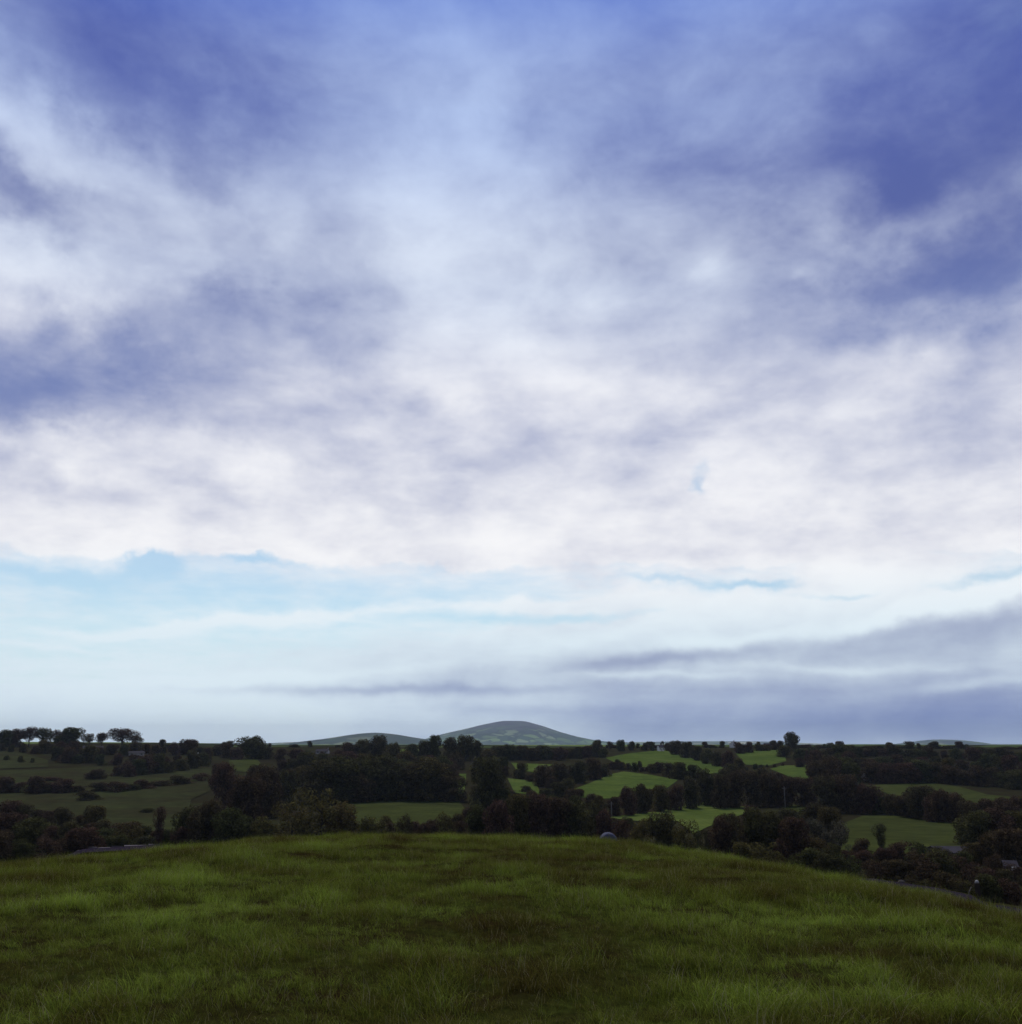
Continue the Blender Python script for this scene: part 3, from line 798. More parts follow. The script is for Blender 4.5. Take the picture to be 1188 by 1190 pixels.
# ------------------------------------------------------------------ houses, sheds
def house(name, px, base, wpx, hpx, depth_m, rz, wall, roof, label, cat, group=None, chimney=True, nwin=2, door=True, roof_frac=0.42, D=None):
    P, dist = hit(px, base) if D is None else (None, D)
    if P is None:
        az = ray(px, base)[0]; P = Vector((D*math.sin(az), D*math.cos(az), terrain(D*math.sin(az), D*math.cos(az))))
    s = P.length/F*0.96
    w, h = wpx*s, hpx*s
    eh = h*(1-roof_frac); dp = depth_m
    root = empty(name, (P.x, P.y, P.z), rz-math.atan2(P.x, P.y))
    wl = MB()
    wl.add([(-w/2,-dp/2,-1),(w/2,-dp/2,-1),(w/2,dp/2,-1),(-w/2,dp/2,-1),(-w/2,-dp/2,eh),(w/2,-dp/2,eh),(w/2,dp/2,eh),(-w/2,dp/2,eh),(-w/2,0,h*0.985),(w/2,0,h*0.985)],
           [(3,2,1,0),(0,1,5,4),(2,3,7,6),(1,2,6,9,5),(3,0,4,8,7)])
    wl.build('wall', wall, root)
    rf = MB(); ov = 0.25; t = 0.12
    sl = (h-eh)/(dp/2)
    for sg in (-1, 1):
        y1 = sg*(dp/2+ov); z1 = eh-sl*ov
        rf.add([(-w/2-ov,0,h),(w/2+ov,0,h),(w/2+ov,y1,z1),(-w/2-ov,y1,z1),(-w/2-ov,0,h+t),(w/2+ov,0,h+t),(w/2+ov,y1,z1+t),(-w/2-ov,y1,z1+t)],
               [(0,1,2,3),(4,5,6,7),(2,3,7,6),(0,3,7,4),(1,2,6,5)])
    ro = rf.build('roof', roof, root)
    if chimney:
        cb = MB(); cb.box(w/2-0.9,w/2-0.2,-0.35,0.35,h-0.3,h+0.9); cb.box(w/2-0.75,w/2-0.35,-0.2,0.2,h+0.9,h+1.15)
        cb.build('chimney', wall, ro)
    ww = min(1.0, w*0.14)
    xs = [(-0.32+0.64*k/max(1, nwin-1))*w for k in range(nwin)] if nwin > 1 else [w*0.22]
    for x in xs:
        z0 = eh*0.42; z1 = eh*0.80
        fr = MB(); e = 0.08
        fr.box(x-ww/2-e,x+ww/2+e,-dp/2-0.05,-dp/2-0.003,z0-e,z1+e)
        fo = fr.build('window', M['stone_pale'], root)
        pn = MB(); pn.box(x-ww/2,x+ww/2,-dp/2-0.075,-dp/2-0.05,z0,z1)
        pn.build('pane', M['glass'], fo)
    if door:
        db = MB(); db.box(-ww*0.45,ww*0.45,-dp/2-0.06,-dp/2-0.003,0,min(2.0, eh*0.8)); db.build('door', M['door'], root)
    tag(root, label, cat, group)
    return root

hg = 'small farmhouses and sheds on the far slope'
house('farm_shed', 158, 878.5, 16, 5, 7, 0.1, M['wall_grey'], M['tin'], 'long pale-roofed shed under the big gappy tree on the left ridge', 'shed', hg, False, 2, False)
house('farm_shed', 108, 872, 20, 4.5, 7, 0.0, M['wall_grey'], M['tin'], 'low grey-roofed shed below the row of skyline trees on the left', 'shed', hg, False, 2, False)
house('cottage', 226, 882, 9, 5, 6, 0.2, M['wall_white'], M['slate'], 'small pale cottage in the low trees left of the domed skyline tree', 'house', hg)
house('cottage', 375, 876, 14, 5, 7, -0.2, M['wall_grey'], M['slate'], 'grey cottage among trees below the small left hill', 'house', hg)
house('cottage', 768, 873, 6, 7, 6, 0.3, M['wall_white'], M['slate'], 'white cottage at the very top of the oval field', 'house', hg)
house('cottage', 853, 869, 5, 7, 6, 1.2, M['wall_white'], M['slate'], 'narrow white cottage on the skyline above the small square field', 'house', hg)
house('cottage', 893, 869, 9, 5, 6, 0.1, M['wall_white'], M['slate'], 'white cottage on the skyline just left of the tall domed tree', 'house', hg)
house('farmhouse', 1012, 906, 18, 13, 8, 0.2, M['wall_grey'], M['slate'], 'grey farmhouse half hidden in the long wood on the right', 'house', hg, True, 3)
house('cottage', 1055, 901, 7, 6, 6, -0.3, M['wall_grey'], M['slate'], 'little pale cottage deep in the long right wood', 'house', hg)
house('barn', 1104, 996, 34, 10, 9, 0.25, M['wall_dark'], M['tin'], 'long grey-roofed barn beyond the lower right field', 'barn', hg, False, 3, True)
house('farm_shed', 1175, 1018, 11, 14, 3.5, 0.15, M['wall_dark'], M['slate'], 'dark shed with a pale panel among trees at the right edge', 'shed', hg, False, 1, True, 0.3)

# white panel on the right edge shed's front (a sheet of pale board)
sh = bpy.data.objects['farm_shed.002']
pb = MB(); pb.box(-0.15,0.62,-2.58,-2.505,1.0,1.65); pb.build('board', M['wall_white'], sh)

# telegraph poles
def pole(px, base, hpx, label):
    P, d = hit(px, base); s = P.length/F*0.96; h = hpx*s
    root = empty('telegraph_pole', P, -math.atan2(P.x, P.y))
    b = MB(); b.tube([(0,0,-0.5),(0,0,h*0.5),(0,0,h)], [0.19,0.17,0.13], 10); b.build('pole', M['wood_pole'], root, True)
    b = MB(); b.box(-0.8,0.8,-0.24,-0.14,h-0.75,h-0.62); ca = b.build('crossarm', M['wood_pole'], root)
    for x in (-0.7,-0.35,0.35,0.7):
        b = MB(); b.tube([(x,-0.19,h-0.62),(x,-0.19,h-0.50),(x,-0.19,h-0.42)], [0.05,0.07,0.03], 8); b.build('insulator', M['stone_pale'], ca, True)
    tag(root, label, 'pole', 'telegraph poles')
pole(711, 951, 18, 'pale telegraph pole before the dark tree row at the left end of the pale field')
pole(913, 940, 24, 'pale telegraph pole at the right end of the pale field')

# grey wrapped bale beyond the crest
az, tn, el = ray(707, 967.5)
D = 78.0
bx, by_ = D*math.sin(az), D*math.cos(az)
rb = 0.66
topz = D*tn
bl = MB(); n = 40; ns = 26
prof = [(-0.62,0.0),(-0.625,0.25),(-0.61,0.50),(-0.56,0.60),(-0.46,0.645),(-0.2,0.66),(0.2,0.66),(0.46,0.645),(0.56,0.60),(0.61,0.50),(0.625,0.25),(0.62,0.0)]
vs, fs = [], []
for (yy, rr) in prof:
    for j in range(n):
        a = 2*math.pi*j/n
        q = rr*(1+0.012*math.sin(9*a+yy*5)+0.008*math.sin(17*a-yy*9))
        if math.sin(a) < -0.8: q *= 0.95
        vs.append((q*math.cos(a), yy+0.01*math.sin(5*a), q*math.sin(a)))
for i in range(len(prof)-1):
    for j in range(n):
        a = i*n+j; b = i*n+(j+1) % n
        fs.append((a, b, b+n, a+n))
bl.add(vs, fs)
o = bl.build('silage_bale', M['wrap'], None, True)
gz = terrain(bx, by_)
o.location = (bx, by_, topz-rb)
o.rotation_euler = (0, 0, -az+0.12)
tag(o, 'grey round plastic-wrapped bale peeping over the middle of the grassy crest', 'bale')
BALE = (bx, by_, topz-2*rb+0.03)
# the little knoll the bale stands on
vs, fs = [], []
nr, na = 12, 32
for i in range(nr+1):
    rr = 14.0*i/nr
    for j in range(na):
        a = 2*math.pi*j/na
        x, y = bx+rr*math.cos(a), by_+rr*math.sin(a)
        t0 = terrain(x, y)
        k = float(sstep(14.0, 1.5, rr))
        vs.append((x, y, (t0-0.25)*(1-k)+BALE[2]*k if BALE[2] > t0-2 else t0-0.25))
for i in range(nr):
    for j in range(na):
        a = i*na+j; b = i*na+(j+1) % na
        fs.append((a, a+na, b+na, b))
me = bpy.data.meshes.new('knoll'); me.from_pydata(vs, [], fs); me.shade_smooth()
tag(link_mesh('knoll', me, M['turf']), kind='structure')

# gate post by the lane on the right, and a leaning stake beside it
def lane_pt(px, r):
    az = ray(px, 1040)[0]
    return az, Vector((r*math.sin(az), r*math.cos(az), float(terrain_polar(az, r, False))))
az, P = lane_pt(1137, 53.2)
ztop = 53.2*ray(1137, 1029)[1]
h = max(0.9, ztop-P.z)
root = empty('gate_post', P, -az)
b = MB(); b.box(-0.11,0.11,-0.11,0.11,-0.3,h-0.14)
for s_ in (0.35, 0.6): b.box(-0.125,0.125,-0.125,-0.11,h*s_,h*s_+0.05)
b.build('post', M['post'], root)
b = MB(); b.tube([(0,0,h-0.14),(0,0,h-0.11),(0,0,h-0.05),(0,0,h)], [0.08,0.10,0.08,0.03], 12); b.build('cap', M['wall_grey'], root, True)
tag(root, 'dark gate post with a white cap beside the lane on the right', 'post')
az, P = lane_pt(1124, 52.9)
b = MB(); b.tube([(0,0,-0.2),(0.10,0,0.16),(0.22,0.02,0.40)], [0.022,0.02,0.018], 8)
o = b.build('stake', M['wood_pole'], None, True); o.location = P; o.rotation_euler = (0, 0, -az)
tag(o, 'short pale stake leaning beside the white-capped gate post', 'stake')
az, P = lane_pt(1049, 52.6)
b = MB()
pts = [(math.cos(a)*rr*0.17*(1+0.12*math.sin(3*a+z*7)), math.sin(a)*rr*0.15*(1+0.1*math.cos(2*a+z*5)), z) for z, rr in ((-0.1,1.0),(0.07,1.05),(0.15,0.85),(0.20,0.45)) for a in [2*math.pi*k/12 for k in range(12)]]
b.add(pts, [(i*12+j, i*12+(j+1) % 12, (i+1)*12+(j+1) % 12, (i+1)*12+j) for i in range(3) for j in range(12)]+[tuple(36+j for j in range(12))])
o = b.build('boulder', M['wall_dark'], None); o.location = P; o.rotation_euler = (0, 0, -az)
tag(o, 'pale boulder at the edge of the lane on the right', 'boulder')

# ------------------------------------------------------------------ foreground grass
m, nt, p = new_mat('grass_blade')
at = N(nt, 'ShaderNodeAttribute', attribute_type='INSTANCER', attribute_name='tone')
bt = N(nt, 'ShaderNodeAttribute', attribute_type='GEOMETRY', attribute_name='blade')
sepb = nt.nodes.new('ShaderNodeSeparateColor'); nt.links.new(bt.outputs['Color'], sepb.inputs['Color'])
g1 = ramp(nt, at.outputs['Fac'], [(0.0, (0.062,0.042,0.015)), (0.30, (0.088,0.080,0.018)), (0.60, (0.146,0.190,0.028)), (1.0, (0.265,0.375,0.058))])
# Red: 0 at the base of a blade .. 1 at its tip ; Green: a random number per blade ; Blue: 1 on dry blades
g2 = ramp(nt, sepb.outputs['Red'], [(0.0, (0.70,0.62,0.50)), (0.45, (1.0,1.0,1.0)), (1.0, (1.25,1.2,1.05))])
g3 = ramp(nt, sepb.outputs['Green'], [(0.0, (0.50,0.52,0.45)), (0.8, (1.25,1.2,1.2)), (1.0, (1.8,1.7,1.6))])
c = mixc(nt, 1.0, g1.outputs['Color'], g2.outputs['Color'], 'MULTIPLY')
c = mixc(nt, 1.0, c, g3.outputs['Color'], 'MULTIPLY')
c = mixc(nt, sepb.outputs['Blue'], c, (0.30,0.26,0.15,1))
nt.links.new(c, p.inputs['Base Color'])
p.inputs['Roughness'].default_value = 0.6
p.inputs['Specular IOR Level'].default_value = 0.0
tl = nt.nodes.new('ShaderNodeBsdfTranslucent'); nt.links.new(c, tl.inputs['Color'])
mx = nt.nodes.new('ShaderNodeMixShader'); mx.inputs[0].default_value = 0.30
nt.links.new(p.outputs[0], mx.inputs[1]); nt.links.new(tl.outputs[0], mx.inputs[2])
nt.links.new(mx.outputs[0], nt.nodes['Material Output'].inputs['Surface'])
M['grass'] = m

gcol = bpy.data.collections.new('grass_sprigs')      # sources of the grass, not linked to the scene
def sprig(idx, nb, spread, lean, stalk=False):
    rs_ = np.random.RandomState(100+idx)
    V, Fc, C = [], [], []
    dirn = rs_.uniform(0, 2*math.pi)
    for b in range(nb):
        ln = rs_.uniform(0.55, 1.15)*(1 if not stalk else 2.4)
        wd = rs_.uniform(0.011, 0.021)*(1 if not stalk else 0.5)
        x0, y0 = rs_.normal(0, spread, 2)
        a = dirn+rs_.normal(0, 0.9) if not stalk else rs_.uniform(0, 6.28)
        bend = (lean*rs_.uniform(0.4, 1.5)) if not stalk else rs_.uniform(0.05, 0.4)
        th = a+math.pi/2+rs_.uniform(-.5, .5)
        px_, py_ = math.cos(th), math.sin(th)
        k = len(V); sg = 4
        gr = rs_.rand(); dry = 1.0 if (rs_.rand() < 0.07 or stalk) else 0.0
        x, y, z = x0, y0, 0.0
        ang = rs_.uniform(0.05, 0.35)
        for s in range(sg+1):
            t = s/sg
            w_ = wd*(1-t**1.6)*(0.75+0.25*math.sin(math.pi*min(1, t*1.5)))
            if stalk and 0.7 < t < 0.95: w_ = wd*1.9
            if s < sg:
                V += [(x-px_*w_/2, y-py_*w_/2, z), (x+px_*w_/2, y+py_*w_/2, z)]; C += [(t, gr, dry, 1)]*2
            else:
                V.append((x, y, z)); C.append((1, gr, dry, 1))
            ang += bend/sg*(0.5+t)
            x += math.sin(ang)*math.cos(a)*ln/sg; y += math.sin(ang)*math.sin(a)*ln/sg; z += math.cos(ang)*ln/sg
        for s in range(sg-1): Fc.append((k+2*s, k+2*s+1, k+2*s+3, k+2*s+2))
        Fc.append((k+2*sg-2, k+2*sg-1, k+2*sg))
    me = bpy.data.meshes.new('grass_sprig'); me.from_pydata(V, [], Fc)
    at_ = me.attributes.new('blade', 'FLOAT_COLOR', 'POINT'); at_.data.foreach_set('color', np.array(C, dtype=np.float32).ravel())
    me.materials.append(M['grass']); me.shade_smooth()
    o = bpy.data.objects.new('grass_sprig_%02d' % idx, me); gcol.objects.link(o)
NS = 10
for i in range(NS): sprig(i, 26, 0.30, 1.0+0.12*i)
sprig(NS, 2, 0.1, 0.3, True)

def scatter():
    P, RO, SC, TO, IX = [], [], [], [], []
    def band(r0, r1, dens, hmul, wide):
        area = (R(2*wide)/2)*(r1*r1-r0*r0); n = int(area*dens)
        r = np.sqrt(nrs.uniform(r0*r0, r1*r1, n)); a = np.radians(nrs.uniform(-wide, wide, n))
        x, y = r*np.sin(a), r*np.cos(a)
        z = terrain_polar(a, r)
        t = np.interp(np.clip(a, R(-31), R(31)), crest_a, crest_t); rc = (EYE+0.533)/t
        big = fbm(x*0.42+5, y*0.42+2, 3)*2; mid = fbm(x*1.5+50, y*1.5+21, 3)*2
        tuft = np.clip(0.45+0.45*big+1.3*mid+0.5*fbm(x*3.1+7, y*3.1+2, 2)*2, 0, 1)
        keep = (r < 46)
        h = (0.085+0.115*tuft**1.2)*nrs.uniform(0.75, 1.25, n)*hmul
        tone = np.clip(0.50+0.50*fbm(x*1.3+90, y*1.3+3, 4)*2+0.20*(fbm(x*0.2+9, y*0.2+33, 2)*2)+nrs.normal(0, .10, n), 0, 1)
        idx = nrs.randint(0, NS, n)
        st = nrs.rand(n) < 0.003
        idx[st] = NS
        h = np.where(st, nrs.uniform(0.08, 0.16, n), h)
        P.append(np.stack([x, y, z-0.005], -1)[keep])
        wind = 0.5+0.6*big
        RO.append(np.stack([nrs.normal(0, .16, n), nrs.normal(0, .16, n), nrs.uniform(-1.1, 1.1, n)+wind*3], -1)[keep])
        wv = np.maximum(h, 0.10+0.03*tuft)
        SC.append(np.stack([wv, wv, h], -1)[keep]); TO.append(tone[keep]); IX.append(idx[keep])
    band(3.0, 9, 150, 1.0, 34); band(9, 16, 125, 1.0, 33); band(16, 32, 95, 1.05, 32); band(32, 46, 14, 1.3, 32)
    P, RO, SC = map(np.concatenate, (P, RO, SC)); TO = np.concatenate(TO); IX = np.concatenate(IX)
    me = bpy.data.meshes.new('grass')
    me.vertices.add(len(P)); me.vertices.foreach_set('co', P.astype(np.float32).ravel())
    for nm, ty, d, key in (('rot', 'FLOAT_VECTOR', RO, 'vector'), ('scl', 'FLOAT_VECTOR', SC, 'vector'), ('tone', 'FLOAT', TO, 'value'), ('pick', 'INT', IX, 'value')):
        a = me.attributes.new(nm, ty, 'POINT')
        a.data.foreach_set(key, d.astype(np.int32 if ty == 'INT' else np.float32).ravel())
    me.update()
    o = link_mesh('grass', me)
    tag(o, 'long tussocky green grass covering the rounded hilltop in the foreground', 'grass', None, 'stuff')
    ng = bpy.data.node_groups.new('grass_scatter', 'GeometryNodeTree')
    ng.interface.new_socket('Geometry', in_out='INPUT', socket_type='NodeSocketGeometry')
    ng.interface.new_socket('Geometry', in_out='OUTPUT', socket_type='NodeSocketGeometry')
    gi = ng.nodes.new('NodeGroupInput'); go = ng.nodes.new('NodeGroupOutput')
    ip = ng.nodes.new('GeometryNodeInstanceOnPoints')
    ci = ng.nodes.new('GeometryNodeCollectionInfo'); ci.inputs['Collection'].default_value = gcol
    ci.inputs['Separate Children'].default_value = True; ci.inputs['Reset Children'].default_value = True
    def na(nm, ty):
        n_ = ng.nodes.new('GeometryNodeInputNamedAttribute'); n_.data_type = ty; n_.inputs['Name'].default_value = nm
        return n_.outputs[0]
    ng.links.new(gi.outputs[0], ip.inputs['Points']); ng.links.new(ci.outputs[0], ip.inputs['Instance'])
    ip.inputs['Pick Instance'].default_value = True
    ng.links.new(na('pick', 'INT'), ip.inputs['Instance Index'])
    ng.links.new(na('rot', 'FLOAT_VECTOR'), ip.inputs['Rotation'])
    ng.links.new(na('scl', 'FLOAT_VECTOR'), ip.inputs['Scale'])
    ng.links.new(ip.outputs[0], go.inputs[0])
    md = o.modifiers.new('scatter', 'NODES'); md.node_group = ng
    return len(P)
print('sprigs', scatter(), 'trees', len(TREES))

# ------------------------------------------------------------------ air
#HAZE_BEGIN
hb = MB(); hb.box(-9500, 9500, -300, 16500, -75, 300)
ho = hb.build('haze', None)
m = bpy.data.materials.new('haze'); m.use_nodes = True; nt = m.node_tree
nt.nodes.remove(nt.nodes['Principled BSDF'])
pv = nt.nodes.new('ShaderNodeVolumePrincipled')
pv.inputs['Color'].default_value = (0.68, 0.84, 1.0, 1)
pv.inputs['Density'].default_value = 4.4e-5
nt.links.new(pv.outputs[0], nt.nodes['Material Output'].inputs['Volume'])
ho.data.materials.append(m)
tag(ho, kind='stuff')
#HAZE_END

# ------------------------------------------------------------------ sky
#SKY_BEGIN
SUN_EL, SUN_AZ = R(60), R(-12)
w = bpy.data.worlds.new('World'); scene.world = w; w.use_nodes = True
nt = w.node_tree
bg = nt.nodes['Background']; bg.inputs['Strength'].default_value = 0.1
L_ = nt.links.new
def mth(op, a, b=None, c=None, clamp=False):
    n = nt.nodes.new('ShaderNodeMath'); n.operation = op; n.use_clamp = clamp
    for s, v in zip(n.inputs, (a, b, c)):
        if v is None: continue
        if isinstance(v, (int, float)): s.default_value = v
        else: L_(v, s)
    return n.outputs[0]
def vmath(op, a, b=None, scale=None):
    n = nt.nodes.new('ShaderNodeVectorMath'); n.operation = op
    for s, v in zip(n.inputs, (a, b)):
        if v is None: continue
        if isinstance(v, tuple): s.default_value = v
        else: L_(v, s)
    if scale is not None:
        if isinstance(scale, (int, float)): n.inputs['Scale'].default_value = scale
        else: L_(scale, n.inputs['Scale'])
    return n
def smap(x, a, b, lo=0.0, hi=1.0):
    n = nt.nodes.new('ShaderNodeMapRange'); n.interpolation_type = 'SMOOTHSTEP'
    L_(x, n.inputs['Value'])
    for k, v in (('From Min', a), ('From Max', b), ('To Min', lo), ('To Max', hi)): n.inputs[k].default_value = v
    return n.outputs['Result']
def curve(x, pts):
    """piecewise smooth function of x"""
    xs_ = [p[0] for p in pts]; lo, hi = xs_[0], xs_[-1]
    n = nt.nodes.new('ShaderNodeValToRGB'); n.color_ramp.interpolation = 'EASE'
    el = n.color_ramp.elements
    while len(el) < len(pts): el.new(0.5)
    for e, (q, v) in zip(el, pts):
        e.position = (q-lo)/(hi-lo); c_ = v if isinstance(v, tuple) else (v, v, v, 1); e.color = c_
    L_(mth('DIVIDE', mth('SUBTRACT', x, lo), hi-lo), n.inputs['Fac'])
    return n.outputs['Color']

tc = nt.nodes.new('ShaderNodeTexCoord')
dirv = tc.outputs['Generated']
sx = nt.nodes.new('ShaderNodeSeparateXYZ'); L_(dirv, sx.inputs[0])
AZ = mth('ARCTAN2', sx.outputs[0], sx.outputs[1]); EL = mth('ARCSINE', sx.outputs[2])
ae = nt.nodes.new('ShaderNodeCombineXYZ'); L_(AZ, ae.inputs[0]); L_(EL, ae.inputs[1])
# cloud-deck coordinates: a flat layer overhead, seen in perspective
zz = mth('ADD', mth('MAXIMUM', sx.outputs[2], 0.0), 0.10)
dk = nt.nodes.new('ShaderNodeCombineXYZ'); L_(mth('DIVIDE', sx.outputs[0], zz), dk.inputs[0]); L_(mth('DIVIDE', sx.outputs[1], zz), dk.inputs[1])
deck = dk.outputs[0]
def ntex(vec, scale, detail, rough, off=(0, 0, 0), dist=0.0, stretch=(1, 1, 1), color=False):
    mp = nt.nodes.new('ShaderNodeMapping'); mp.inputs['Location'].default_value = off; mp.inputs['Scale'].default_value = stretch
    L_(vec, mp.inputs['Vector'])
    n = nt.nodes.new('ShaderNodeTexNoise'); n.inputs['Scale'].default_value = scale; n.inputs['Detail'].default_value = detail
    n.inputs['Roughness'].default_value = rough; n.inputs['Distortion'].default_value = dist
    L_(mp.outputs[0], n.inputs['Vector'])
    return n.outputs['Color'] if color else n.outputs['Fac']
def c05(x, k): return mth('MULTIPLY', mth('SUBTRACT', x, 0.5), k)

# wind-torn edges: the placement of every cloud is warped by turbulence
wp = vmath('SUBTRACT', ntex(dirv, 7.0, 6, 0.6, (1.3, 2.1, 0), color=True), (0.5, 0.5, 0.5)).outputs[0]
wp = vmath('MULTIPLY', wp, (0.18, 0.12, 0.0)).outputs[0]
wpf = curve(EL, [(0.0, 0.10), (0.08, 0.25), (e_of(655), 0.55), (0.3, 0.85), (0.5, 1.0)])
wfl = nt.nodes.new('ShaderNodeSeparateColor'); L_(wpf, wfl.inputs[0])
wp = vmath('SCALE', wp, None, wfl.outputs[0]).outputs[0]
pos = vmath('ADD', ae.outputs[0], wp).outputs[0]
wp2 = vmath('SUBTRACT', ntex(dirv, 26.0, 5, 0.55, (4.3, 0.1, 7), color=True), (0.5, 0.5, 0.5)).outputs[0]
wp2 = vmath('MULTIPLY', wp2, (0.05, 0.035, 0.0)).outputs[0]
pos = vmath('ADD', pos, vmath('SCALE', wp2, None, wfl.outputs[0]).outputs[0]).outputs[0]
psx = nt.nodes.new('ShaderNodeSeparateXYZ'); L_(pos, psx.inputs[0]); ELW = psx.outputs[1]

def blob(px, py, rx, ry, rot=0.0, vec=None):
    a, _, e = ray(px, py)
    mp = nt.nodes.new('ShaderNodeMapping'); mp.vector_type = 'TEXTURE'
    mp.inputs['Location'].default_value = (a, e, 0)
    mp.inputs['Rotation'].default_value = (0, 0, R(-rot))      # positive rot: falls to the right in the picture
    mp.inputs['Scale'].default_value = (rx/F, ry/F, 1)
    L_(pos if vec is None else vec, mp.inputs['Vector'])
    d = vmath('DOT_PRODUCT', mp.outputs[0], mp.outputs[0]).outputs['Value']
    return mth('EXPONENT', mth('MULTIPLY', d, -1.0))
def field_sum(start, blobs, vec=None):
    s = start
    for i, (px, py, rx, ry, rot, amp) in enumerate(blobs):
        v = pos if vec is None else vec
        # hanging each lobe's position on the sum so far keeps the shader evaluated one lobe after another
        n = nt.nodes.new('ShaderNodeVectorMath'); n.operation = 'MULTIPLY_ADD'
        L_(s, n.inputs[0]); n.inputs[1].default_value = (1e-8, 1e-8, 0); L_(v, n.inputs[2])
        s = mth('MULTIPLY_ADD', blob(px, py, rx, ry, rot, n.outputs[0]), amp, s)
    return s

#BLOBS_BEGIN
# L: how bright the cloud is, 0 heavy base .. 1 white
L0 = curve(EL, [(e_of(868), 0.60), (e_of(780), 0.66), (e_of(690), 0.98), (e_of(640), 0.82), (e_of(560), 0.60), (e_of(470), 0.55),
                (e_of(400), 0.46), (e_of(300), 0.42), (e_of(180), 0.37), (e_of(0), 0.30), (1.3, 0.35)])
l0 = nt.nodes.new('ShaderNodeSeparateColor'); L_(L0, l0.inputs[0])
Lb = [ # top left
 (190,60,140,95,0,-.32), (60,10,120,60,0,-.10), (30,120,70,40,0,.10), (70,165,120,32,14,.34), (310,225,80,60,0,.18), (235,210,34,26,0,-.16), (265,262,40,30,0,-.12),
 (50,235,85,34,12,-.34), (36,312,78,40,0,.52), (180,288,150,30,4,.20), (280,345,170,34,0,-.26), (150,392,80,32,14,-.36), (20,440,120,62,0,-.48), (250,415,130,50,0,-.18),
 # top middle: thin bright veil
 (550,250,115,180,0,.36), (520,270,70,90,0,.10), (580,420,200,60,0,.12), (430,140,90,90,0,.08),
 # top right
 (800,60,160,90,0,-.06), (1130,170,160,140,0,-.46), (1040,220,60,48,0,-.22), (890,190,90,60,0,-.14), (1085,262,110,24,-14,.20), (1120,322,140,42,0,-.40),
 (985,226,30,18,0,.12), (940,325,24,14,0,.12), (1150,20,120,60,0,-.14), (700,300,110,60,0,-.02),
 (760,260,40,60,-30,.05), (900,400,150,24,0,-.08), (1020,420,140,22,4,.16), (1140,460,120,30,0,-.05),
 # middle band
 (25,460,90,30,0,-.20), (230,465,140,40,4,-.16), (420,505,150,40,6,-.10), (70,512,80,20,6,.26), (60,556,110,22,9,-.30), (255,578,70,13,9,-.22), (300,545,130,15,12,.18),
 (520,575,70,26,0,-.12), (290,618,60,10,4,-.12), (640,545,80,40,0,-.10), (700,470,90,40,0,.06), (900,560,110,40,0,.16), (1060,520,130,36,0,-.14), (1150,500,100,30,0,-.10),
 (1010,605,160,24,0,-.12), (820,600,90,16,0,-.06), (560,620,60,26,0,.08), (1130,600,100,20,0,-.06), (815,640,40,9,0,-.16), (1000,480,60,14,-8,.12), (540,460,40,16,0,.10),
 # low banks
 (1010,662,50,16,0,.18), (1130,728,150,24,-6,-.46), (1160,688,110,12,-14,.42), (1040,720,110,8,-11,.36), (980,790,260,22,0,-.16), (1120,830,260,34,0,-.50), (830,840,220,22,0,-.28),
 (1130,797,80,6,-3,.30), (860,742,120,7,-6,.22), (820,765,160,9,0,-.18), (1000,778,120,5,2,.22), (760,785,120,4,2,.20), (690,742,110,10,-8,.20), (640,800,150,10,0,-.05),
 (120,800,380,75,0,.42), (300,724,220,22,-4,.25), (560,740,160,16,-5,.10), (430,801,240,6,-1,-.34), (300,789,160,6,-5,.22), (580,793,190,14,-3,-.20), (560,822,60,7,0,-.12), (600,850,90,8,0,.10), (690,772,160,10,-4,-.22), (640,825,120,10,0,-.25), (760,806,260,9,0,-.16), (900,752,200,8,-5,-.20),
]
NZ1 = ntex(deck, 1.5, 9, 0.55, (3.1, 0.7, 0), 0.4)
NZ2 = ntex(dirv, 9.0, 8, 0.58, (0.3, 5.2, 1.0), 0.3, (1, 1, 1.7))
NZ4 = ntex(dirv, 15.0, 7, 0.52, (2.3, 1.2, 3.0), 0.1, (1, 1, 2.1))
NZ3 = ntex(deck, 5.0, 6, 0.6, (8.1, 2.7, 0), 0.2)
soft = vmath('ADD', ae.outputs[0], vmath('SCALE', wp, None, 0.35).outputs[0]).outputs[0]
Lf = field_sum(l0.outputs[0], Lb)
Lf = field_sum(Lf, [(822,318,24,15,0,.26), (826,320,60,36,0,.14), (968,268,18,12,0,.24), (972,262,48,34,0,.12)], soft)
amp = curve(EL, [(0.0, 0.10), (0.12, 0.22), (0.3, 0.42), (0.6, 0.42)])
am = nt.nodes.new('ShaderNodeSeparateColor'); L_(amp, am.inputs[0])
Lf = mth('MULTIPLY_ADD', c05(NZ1, 1.0), am.outputs[0], Lf)
Lf = mth('MULTIPLY_ADD', c05(NZ2, 1.0), 0.70, Lf)
Lf = mth('MULTIPLY_ADD', c05(NZ3, 1.0), 0.10, Lf)
bam = curve(EL, [(0.0, 0.12), (e_of(740), 0.25), (e_of(650), 0.95), (e_of(480), 0.72), (e_of(330), 0.38), (0.9, 0.26)])
bm_ = nt.nodes.new('ShaderNodeSeparateColor'); L_(bam, bm_.inputs[0])
Lf = mth('MULTIPLY_ADD', c05(NZ4, 1.0), bm_.outputs[0], Lf)
NZ5 = ntex(deck, 13.0, 7, 0.62, (5.1, 7.7, 0), 0.3)
NZ6 = ntex(dirv, 42.0, 6, 0.60, (1.1, 4.7, 2.0), 0.2, (1, 1, 1.8))
fa = curve(EL, [(0.0, 0.04), (e_of(700), 0.07), (e_of(560), 0.13), (e_of(350), 0.10), (0.9, 0.08)])
fa_ = nt.nodes.new('ShaderNodeSeparateColor'); L_(fa, fa_.inputs[0])
